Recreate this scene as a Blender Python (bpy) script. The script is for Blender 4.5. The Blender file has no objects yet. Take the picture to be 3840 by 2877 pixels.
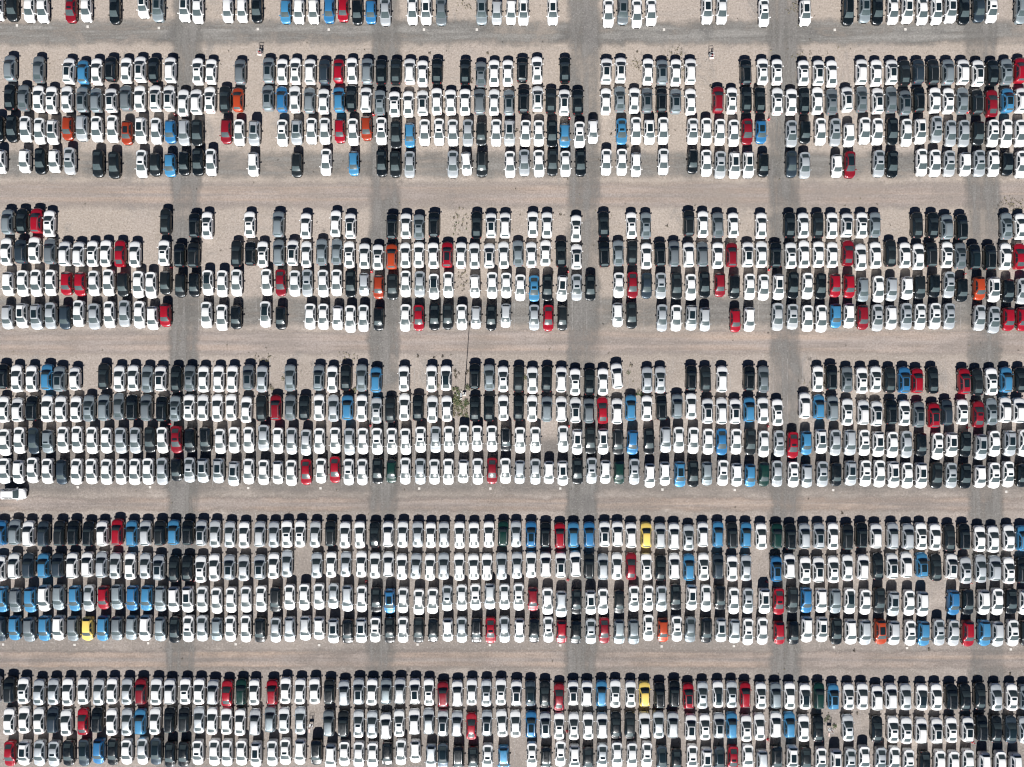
import bpy, math, random
import numpy as np
from mathutils import Vector, Matrix

# ------------------------------------------------------------------ camera, sky, sun, exposure
S = 0.0467            # metres of ground per source unit
H = 118.0             # flying height of the camera
PW, PH = 3840.0, 2877.0
SUN_EL, SUN_AZ = math.radians(33.3), math.radians(4.0)
scene = bpy.context.scene
col = scene.collection
cd = bpy.data.cameras.new('camera'); cam = bpy.data.objects.new('camera', cd); col.objects.link(cam)
cam.location = (0, 0, H); cam.rotation_euler = (0, 0, 0)
cd.sensor_fit = 'HORIZONTAL'; cd.sensor_width = 36.0
cd.lens = 36.0 * H / (PW * S)
cd.clip_start = 1.0; cd.clip_end = 3000.0
scene.camera = cam
world = bpy.data.worlds.new('World'); scene.world = world; world.use_nodes = True
wn = world.node_tree
sky = wn.nodes.new('ShaderNodeTexSky'); sky.sky_type = 'NISHITA'; sky.sun_disc = False
sky.sun_elevation = SUN_EL; sky.sun_rotation = math.pi + SUN_AZ
sky.altitude = 300.0; sky.air_density = 0.27; sky.dust_density = 0.15; sky.ozone_density = 3.0
wn.links.new(sky.outputs[0], wn.nodes['Background'].inputs[0])
wn.nodes['Background'].inputs[1].default_value = 0.05
sd = bpy.data.lights.new('sun', 'SUN'); sun = bpy.data.objects.new('sun', sd); col.objects.link(sun)
sd.energy = 5.0; sd.angle = math.radians(0.53); sd.color = (1.0, 0.98, 0.95)
to_sun = Vector((-math.sin(SUN_AZ) * math.cos(SUN_EL), -math.cos(SUN_AZ) * math.cos(SUN_EL), math.sin(SUN_EL)))
sun.location = to_sun * 300; sun.rotation_euler = to_sun.to_track_quat('Z', 'Y').to_euler()
scene.render.engine = 'CYCLES'
scene.view_settings.view_transform = 'Standard'; scene.view_settings.look = 'None'
scene.view_settings.gamma = 1.0
scene.view_settings.exposure = 0.83
scene.cycles.max_bounces = 5; scene.cycles.diffuse_bounces = 1; scene.cycles.glossy_bounces = 3
scene.cycles.transparent_max_bounces = 8
scene.cycles.filter_width = 1.15
scene.cycles.caustics_reflective = False; scene.cycles.caustics_refractive = False

RNG = random.Random(11)

def gx(px, z=0.0): return (px - PW / 2) * S * (H - z) / H
def gy(py, z=0.0): return (PH / 2 - py) * S * (H - z) / H

# ------------------------------------------------------------------ materials
def new_mat(name):
    m = bpy.data.materials.new(name); m.use_nodes = True
    return m, m.node_tree, m.node_tree.nodes['Principled BSDF']

class G:
    """small helper to write node maths"""
    def __init__(s, nt): s.nt = nt
    def node(s, t, **kw):
        n = s.nt.nodes.new(t)
        for k, v in kw.items(): setattr(n, k, v)
        return n
    def put(s, sock, v):
        if isinstance(v, bpy.types.NodeSocket): s.nt.links.new(v, sock)
        else: sock.default_value = v
    def m(s, op, a, b=0.0, c=0.0):
        n = s.node('ShaderNodeMath', operation=op)
        s.put(n.inputs[0], a); s.put(n.inputs[1], b); s.put(n.inputs[2], c)
        return n.outputs[0]
    def step(s, v, lo, hi, a=0.0, b=1.0):
        n = s.node('ShaderNodeMapRange', interpolation_type='SMOOTHSTEP')
        s.put(n.inputs[0], v); s.put(n.inputs[1], lo); s.put(n.inputs[2], hi); s.put(n.inputs[3], a); s.put(n.inputs[4], b)
        return n.outputs[0]
    def mix(s, f, a, b):
        n = s.node('ShaderNodeMix', data_type='RGBA')
        s.put(n.inputs[0], f); s.put(n.inputs[6], a); s.put(n.inputs[7], b)
        return n.outputs[2]
    def mul(s, f, a, b):
        n = s.node('ShaderNodeMix', data_type='RGBA', blend_type='MULTIPLY')
        s.put(n.inputs[0], f); s.put(n.inputs[6], a); s.put(n.inputs[7], b)
        return n.outputs[2]
    def coord(s):
        return s.node('ShaderNodeTexCoord').outputs['Object']
    def scale(s, v, sc):
        n = s.node('ShaderNodeMapping'); s.put(n.inputs[0], v); n.inputs['Scale'].default_value = sc
        return n.outputs[0]
    def noise(s, v, sc, det=3.0, rough=0.55, dist=0.0):
        n = s.node('ShaderNodeTexNoise'); s.put(n.inputs['Vector'], v)
        n.inputs['Scale'].default_value = sc; n.inputs['Detail'].default_value = det
        n.inputs['Roughness'].default_value = rough; n.inputs['Distortion'].default_value = dist
        return n.outputs[0]
    def voro(s, v, sc, feature='F1'):
        n = s.node('ShaderNodeTexVoronoi', feature=feature); s.put(n.inputs['Vector'], v); n.inputs['Scale'].default_value = sc
        return n
    def bump(s, h, strength, dist):
        n = s.node('ShaderNodeBump'); s.put(n.inputs['Height'], h)
        n.inputs['Strength'].default_value = strength; n.inputs['Distance'].default_value = dist
        return n.outputs[0]

def c4(r, g, b): return (r, g, b, 1.0)

def paint(name, rgb, metal=0.0, rough=0.35, coat=0.6, flake=0.0):
    m, nt, b = new_mat(name); g = G(nt)
    v = g.coord()
    oi = g.node('ShaderNodeObjectInfo')
    dirt = g.noise(v, 2.3, 4.0, 0.65)
    c = g.mix(g.step(dirt, 0.45, 0.85, 0.0, 0.22), c4(*rgb), c4(rgb[0]*0.78+0.03, rgb[1]*0.76+0.027, rgb[2]*0.72+0.022))
    nt.links.new(c, b.inputs['Base Color'])
    b.inputs['Metallic'].default_value = metal
    nt.links.new(g.step(dirt, 0.3, 0.8, rough - 0.05, rough + 0.12), b.inputs['Roughness'])
    b.inputs['Coat Weight'].default_value = coat; b.inputs['Coat Roughness'].default_value = 0.06
    return m

PAINT = {
 'W': paint('white_paint', (0.80, 0.80, 0.79), 0.0, 0.35, 0.4),
 'V': paint('pearl_white_paint', (0.70, 0.71, 0.71), 0.0, 0.35, 0.4),
 'S': paint('silver_paint', (0.52, 0.56, 0.585), 0.45, 0.45, 0.4),
 'G': paint('grey_paint', (0.27, 0.32, 0.345), 0.45, 0.45, 0.4),
 'D': paint('slate_paint', (0.035, 0.055, 0.075), 0.4, 0.4, 0.5),
 'K': paint('black_paint', (0.004, 0.0075, 0.010), 0.0, 0.3, 0.6),
 'B': paint('blue_paint', (0.055, 0.235, 0.43), 0.25, 0.38, 0.5),
 'b': paint('deep_blue_paint', (0.032, 0.175, 0.38), 0.25, 0.35, 0.5),
 'r': paint('dark_red_paint', (0.215, 0.008, 0.018), 0.15, 0.35, 0.5),
 'k': paint('soft_black_paint', (0.012, 0.017, 0.020), 0.2, 0.36, 0.5),
 'g': paint('mid_grey_paint', (0.20, 0.235, 0.255), 0.45, 0.42, 0.5),
 'v': paint('light_silver_paint', (0.60, 0.63, 0.645), 0.4, 0.42, 0.4),
 'o': paint('burnt_orange_paint', (0.31, 0.038, 0.014), 0.2, 0.36, 0.5),
 'R': paint('red_paint', (0.30, 0.006, 0.018), 0.1, 0.33, 0.5),
 'O': paint('orange_paint', (0.40, 0.052, 0.016), 0.15, 0.35, 0.5),
 'Y': paint('yellow_paint', (0.78, 0.57, 0.14), 0.0, 0.35, 0.5),
 'E': paint('dark_green_paint', (0.004, 0.032, 0.026), 0.1, 0.33, 0.5),
}
def flat(name, rgb, rough=0.5, metal=0.0, coat=0.0):
    m, nt, b = new_mat(name); g = G(nt)
    n = g.noise(g.coord(), 5.0, 3.0)
    nt.links.new(g.mix(g.step(n, 0.3, 0.75), c4(*[k * 0.88 for k in rgb]), c4(*[min(1, k * 1.08) for k in rgb])), b.inputs['Base Color'])
    b.inputs['Roughness'].default_value = rough; b.inputs['Metallic'].default_value = metal; b.inputs['Coat Weight'].default_value = coat
    return m
M_GLASS = flat('window_glass', (0.056, 0.078, 0.083), 0.5, 0.0, 0.45)
M_GLASS.node_tree.nodes['Principled BSDF'].inputs['Coat Roughness'].default_value = 0.17
M_GLASS.node_tree.nodes['Principled BSDF'].inputs['Specular IOR Level'].default_value = 0.12
M_SIDE = flat('side_glass', (0.014, 0.022, 0.026), 0.06)
M_ROOFGLASS = flat('roof_glass', (0.010, 0.020, 0.026), 0.06)
M_TYRE = flat('tyre_rubber', (0.012, 0.012, 0.013), 0.85)
M_RIM = flat('wheel_rim', (0.30, 0.31, 0.32), 0.4, 0.6)
M_LAMP = flat('headlight_glass', (0.42, 0.45, 0.47), 0.12, 0.3, 0.6)
M_TAIL = flat('tail_light_plastic', (0.22, 0.012, 0.012), 0.25, 0.0, 0.5)
M_RAIL = flat('rail_metal', (0.45, 0.46, 0.47), 0.35, 0.7)
M_TRIM = flat('black_trim', (0.012, 0.013, 0.014), 0.6)

# ------------------------------------------------------------------ ground
def sheet(name, x0, x1, y0, y1, z, mat, nx=1, ny=1):
    vs = [(x, y, 0.0) for x, y in ((x0, y0), (x1, y0), (x1, y1), (x0, y1))]
    cx, cy = (x0 + x1) / 2, (y0 + y1) / 2
    me = bpy.data.meshes.new(name); me.from_pydata([(x - cx, y - cy, 0) for x, y, _ in vs], [], [(0, 1, 2, 3)]); me.update()
    me.materials.append(mat)
    o = bpy.data.objects.new(name, me); o.location = (cx, cy, z); col.objects.link(o)
    o['kind'] = 'structure'
    return o

def grit(g, v):
    """stone-sized speckle and patches shared by the surfaces of the yard"""
    fine = g.noise(v, 3.2, 4.0, 0.75)
    peb = g.voro(v, 6.5).outputs['Color']
    sep = g.node('ShaderNodeSeparateColor'); g.put(sep.inputs[0], peb)
    return fine, sep.outputs[0]

def ground_material():
    m, nt, b = new_mat('gravel'); g = G(nt); v = g.coord()
    sx = g.node('ShaderNodeSeparateXYZ'); g.put(sx.inputs[0], v); y = sx.outputs[1]
    big = g.noise(v, 0.035, 5.0, 0.6, 0.4); mid = g.noise(v, 0.28, 5.0, 0.65); fine, peb = grit(g, v)
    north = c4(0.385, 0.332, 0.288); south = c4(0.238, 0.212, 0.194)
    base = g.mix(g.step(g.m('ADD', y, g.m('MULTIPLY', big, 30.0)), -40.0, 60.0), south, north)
    base = g.mix(g.step(big, 0.42, 0.68, 0.0, 0.7), base, c4(0.37, 0.322, 0.292))
    base = g.mix(g.step(mid, 0.50, 0.75, 0.0, 0.45), base, c4(0.27, 0.235, 0.20))
    base = g.mix(g.step(mid, 0.46, 0.25, 0.0, 0.35), base, c4(0.43, 0.375, 0.325))
    streak = g.noise(g.scale(v, (0.05, 0.9, 1.0)), 1.0, 4.0, 0.6)
    base = g.mix(g.step(streak, 0.52, 0.74, 0.0, 0.35), base, c4(0.29, 0.265, 0.245))
    # dusty pale sweeps, grey worn patches and dark drips of oil in the bays
    dust = g.noise(g.scale(v, (0.05, 0.11, 1.0)), 1.0, 5.0, 0.6, 0.8)
    base = g.mix(g.step(dust, 0.55, 0.72, 0.0, 0.55), base, c4(0.45, 0.395, 0.352))
    worn = g.noise(g.scale(v, (0.16, 0.10, 1.0)), 1.0, 6.0, 0.68, 0.6)
    base = g.mix(g.step(worn, 0.54, 0.70, 0.0, 0.6), base, c4(0.225, 0.214, 0.205))
    ol = g.voro(v, 0.22)
    olr = g.node('ShaderNodeSeparateColor'); g.put(olr.inputs[0], ol.outputs['Color'])
    spot = g.m('MULTIPLY', g.step(g.m('ADD', ol.outputs['Distance'], g.m('MULTIPLY', g.m('SUBTRACT', fine, 0.5), 0.12)), 0.13, 0.04), g.step(olr.outputs[1], 0.55, 0.9))
    base = g.mix(g.m('MULTIPLY', spot, 0.6), base, c4(0.10, 0.092, 0.085))
    base = g.mul(0.75, base, g.mix(g.step(fine, 0.30, 0.72), c4(0.68, 0.67, 0.66), c4(1.22, 1.21, 1.20)))
    base = g.mix(g.step(peb, 0.90, 0.99, 0.0, 0.4), base, c4(0.52, 0.47, 0.43))
    base = g.mix(g.step(peb, 0.07, 0.0, 0.0, 0.5), base, c4(0.16, 0.135, 0.11))
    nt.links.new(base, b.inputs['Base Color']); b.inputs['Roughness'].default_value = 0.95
    b.inputs['Specular IOR Level'].default_value = 0.1
    nt.links.new(g.bump(fine, 0.6, 0.05), b.inputs['Normal'])
    return m

def worn_sheet_material(name, hx, hy, fx, fy, tone_a, tone_b, tone_c, strength, along='x', tracks=0.0, ragged=1.0):
    """a worn strip: fades into the gravel at its edges; fx, fy = width of the ragged edge"""
    m, nt, b = new_mat(name); g = G(nt); v = g.coord()
    sx = g.node('ShaderNodeSeparateXYZ'); g.put(sx.inputs[0], v); x, y = sx.outputs[0], sx.outputs[1]
    oi = g.node('ShaderNodeObjectInfo')
    off = g.node('ShaderNodeVectorMath', operation='ADD'); g.put(off.inputs[0], v)
    comb = g.node('ShaderNodeCombineXYZ'); g.put(comb.inputs[0], g.m('MULTIPLY', oi.outputs['Random'], 400.0)); g.put(comb.inputs[1], g.m('MULTIPLY', oi.outputs['Random'], 173.0))
    g.put(off.inputs[1], comb.outputs[0]); w = off.outputs[0]
    wob = g.noise(w, 0.22, 4.0, 0.65); wob2 = g.noise(w, 1.1, 3.0, 0.6)
    j = g.m('ADD', g.m('MULTIPLY', g.m('SUBTRACT', wob, 0.5), 4.0 * ragged), g.m('MULTIPLY', g.m('SUBTRACT', wob2, 0.5), 1.4 * ragged))
    dx = g.m('SUBTRACT', hx, g.m('ABSOLUTE', x)); dy = g.m('SUBTRACT', hy, g.m('ABSOLUTE', y))
    ex = g.step(g.m('ADD', dx, g.m('MULTIPLY', j, 0.5)), fx * 0.2, fx); ey = g.step(g.m('ADD', dy, g.m('MULTIPLY', j, 0.5)), fy * 0.2, fy)
    inside = g.m('MULTIPLY', g.step(dx, 0.0, 0.25), g.step(dy, 0.0, 0.25))
    a = g.m('MULTIPLY', g.m('MULTIPLY', g.m('MULTIPLY', ex, ey), inside), strength)
    st = (0.03, 0.55, 1.0) if along == 'x' else (0.55, 0.03, 1.0)
    streak = g.noise(g.scale(w, st), 1.4, 4.0, 0.62); patch = g.noise(w, 0.16, 5.0, 0.62, 0.5); fine, peb = grit(g, v)
    blot = g.noise(w, 0.075, 6.0, 0.66, 0.9)
    a = g.m('MULTIPLY', a, g.step(g.m('ADD', g.m('ADD', g.m('MULTIPLY', streak, 0.45), g.m('MULTIPLY', patch, 0.35)), g.m('MULTIPLY', blot, 0.5 * ragged)), 0.395 + 0.25 * (ragged - 0.5), 0.60 + 0.25 * (ragged - 0.5), 0.5 if tracks else 0.3, 1.0))
    c = g.mix(g.step(streak, 0.35, 0.66), c4(*tone_a), c4(*tone_b))
    c = g.mix(g.step(patch, 0.5, 0.72, 0.0, 0.8), c, c4(*tone_c))
    if tracks:
        t = g.noise(g.scale(w, (0.012, 0.55, 1.0)), 1.0, 3.0, 0.55)
        c = g.mix(g.step(t, 0.53, 0.63, 0.0, tracks), c, c4(0.50, 0.39, 0.315))
        band = g.m('MAXIMUM', g.step(g.m('ABSOLUTE', g.m('SUBTRACT', y, 0.75)), 0.75, 0.25), g.step(g.m('ABSOLUTE', g.m('ADD', y, 0.95)), 0.75, 0.25))
        along_x = g.noise(g.scale(w, (0.05, 0.12, 1.0)), 1.0, 3.0, 0.55)
        c = g.mix(g.m('MULTIPLY', band, g.step(along_x, 0.40, 0.62, 0.15 * tracks, 1.0 * tracks)), c, c4(0.475, 0.36, 0.285))
        c = g.mix(g.step(t, 0.44, 0.36, 0.0, tracks * 0.6), c, c4(0.29, 0.25, 0.225))
    c = g.mul(0.9, c, g.mix(g.step(fine, 0.30, 0.72), c4(0.68, 0.66, 0.65), c4(1.22, 1.22, 1.21)))
    c = g.mix(g.step(peb, 0.93, 1.0, 0.0, 0.35), c, c4(0.5, 0.46, 0.43))
    nt.links.new(c, b.inputs['Base Color']); b.inputs['Roughness'].default_value = 0.92
    b.inputs['Specular IOR Level'].default_value = 0.15
    nt.links.new(g.bump(fine, 0.4, 0.04), b.inputs['Normal'])
    tr = g.node('ShaderNodeBsdfTransparent'); mx = g.node('ShaderNodeMixShader')
    g.put(mx.inputs[0], a); nt.links.new(tr.outputs[0], mx.inputs[1]); nt.links.new(b.outputs[0], mx.inputs[2])
    nt.links.new(mx.outputs[0], nt.nodes['Material Output'].inputs[0])
    return m

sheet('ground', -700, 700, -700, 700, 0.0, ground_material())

ASPH = ((0.20, 0.195, 0.185), (0.29, 0.28, 0.265), (0.155, 0.152, 0.148))
PINK = ((0.36, 0.315, 0.292), (0.415, 0.358, 0.328), (0.33, 0.290, 0.27))
PINKS = ((0.30, 0.262, 0.242), (0.345, 0.299, 0.273), (0.272, 0.241, 0.225))
def strip_y(name, y0, y1, z, tones, strength, fy, tracks=0.0, ragged=1.0):
    Y0, Y1 = gy(y1), gy(y0); X0, X1 = gx(-260), gx(4100)
    mat = worn_sheet_material(name + '_surface', (X1 - X0) / 2, (Y1 - Y0) / 2, 1.0, fy, *tones, strength, 'x', tracks, ragged)
    return sheet(name, X0, X1, Y0, Y1, z, mat)
# driving lanes between the blocks, and the tarmac remains under the rows
strip_y('road', 55, 190, 0.004, ASPH, 0.9, 2.2, 0, 1.3)
strip_y('road', 545, 690, 0.004, ASPH, 0.75, 2.4, 0, 1.2)
strip_y('road', 1090, 1245, 0.004, ASPH, 0.72, 2.2, 0, 1.0)
strip_y('road', 1610, 1880, 0.004, ((0.215, 0.202, 0.192), (0.245, 0.229, 0.217), (0.19, 0.18, 0.173)), 0.65, 3.0)
strip_y('path', 662, 800, 0.008, PINK, 0.8, 2.0, 0.42)
strip_y('path', 1222, 1345, 0.008, PINK, 0.85, 1.6, 0.42)
strip_y('path', 1850, 1930, 0.008, PINKS, 0.9, 1.3, 0.5)
strip_y('path', 2425, 2520, 0.008, PINKS, 0.9, 1.3, 0.5)
# cross roads running up and down between the blocks
for (xa, xb, wd) in ((702, 676, 118), (1447, 1428, 116), (2190, 2178, 124), (2938, 2948, 122), (3680, 3705, 134)):
    Y0, Y1 = gy(3000), gy(-130); xm = (xa + xb) / 2; Wd = wd * S
    mat = worn_sheet_material('cross_road_surface', Wd / 2 + 0.8, (Y1 - Y0) / 2, 1.8, 1.0, (0.205, 0.20, 0.19), (0.25, 0.24, 0.23), (0.18, 0.175, 0.17), 0.8, 'y', 0.0, 1.3)
    o = sheet('cross_road', gx(xm) - Wd / 2 - 0.8, gx(xm) + Wd / 2 + 0.8, Y0, Y1, 0.012, mat)
    o.rotation_euler[2] = math.atan2((xb - xa) * S, (2700 - 150) * S)
# faint worn lines between the bays
def lines():
    m, nt, b = new_mat('worn_line_paint'); g = G(nt); v = g.coord()
    b.inputs['Base Color'].default_value = c4(0.55, 0.52, 0.50); b.inputs['Roughness'].default_value = 0.9
    a = g.m('MULTIPLY', g.step(g.noise(v, 0.35, 4.0, 0.7), 0.40, 0.62), 0.42)
    tr = g.node('ShaderNodeBsdfTransparent'); mx = g.node('ShaderNodeMixShader')
    g.put(mx.inputs[0], a); nt.links.new(tr.outputs[0], mx.inputs[1]); nt.links.new(b.outputs[0], mx.inputs[2])
    nt.links.new(mx.outputs[0], nt.nodes['Material Output'].inputs[0])
    vs, fs = [], []
    for (y0, y1, xs) in ((1105, 1238, 2), (1345, 1822, 1), (1925, 2415, 0), (2520, 2900, 0)):
        k = 0
        x = -10.0
        while x < 3850:
            if x > (500 if xs else 0):
                X = gx(x + RNG.uniform(-2, 2)); Y0, Y1 = gy(y1), gy(y0); i = len(vs)
                vs += [(X - .05, Y0, 0), (X + .05, Y0, 0), (X + .05, Y1, 0), (X - .05, Y1, 0)]; fs.append((i, i + 1, i + 2, i + 3))
            x += 53.9
    me = bpy.data.meshes.new('parking_lines'); me.from_pydata(vs, [], fs); me.update(); me.materials.append(m)
    o = bpy.data.objects.new('parking_lines', me); o.location = (0, 0, 0.016); col.objects.link(o); o['kind'] = 'structure'
lines()
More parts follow.
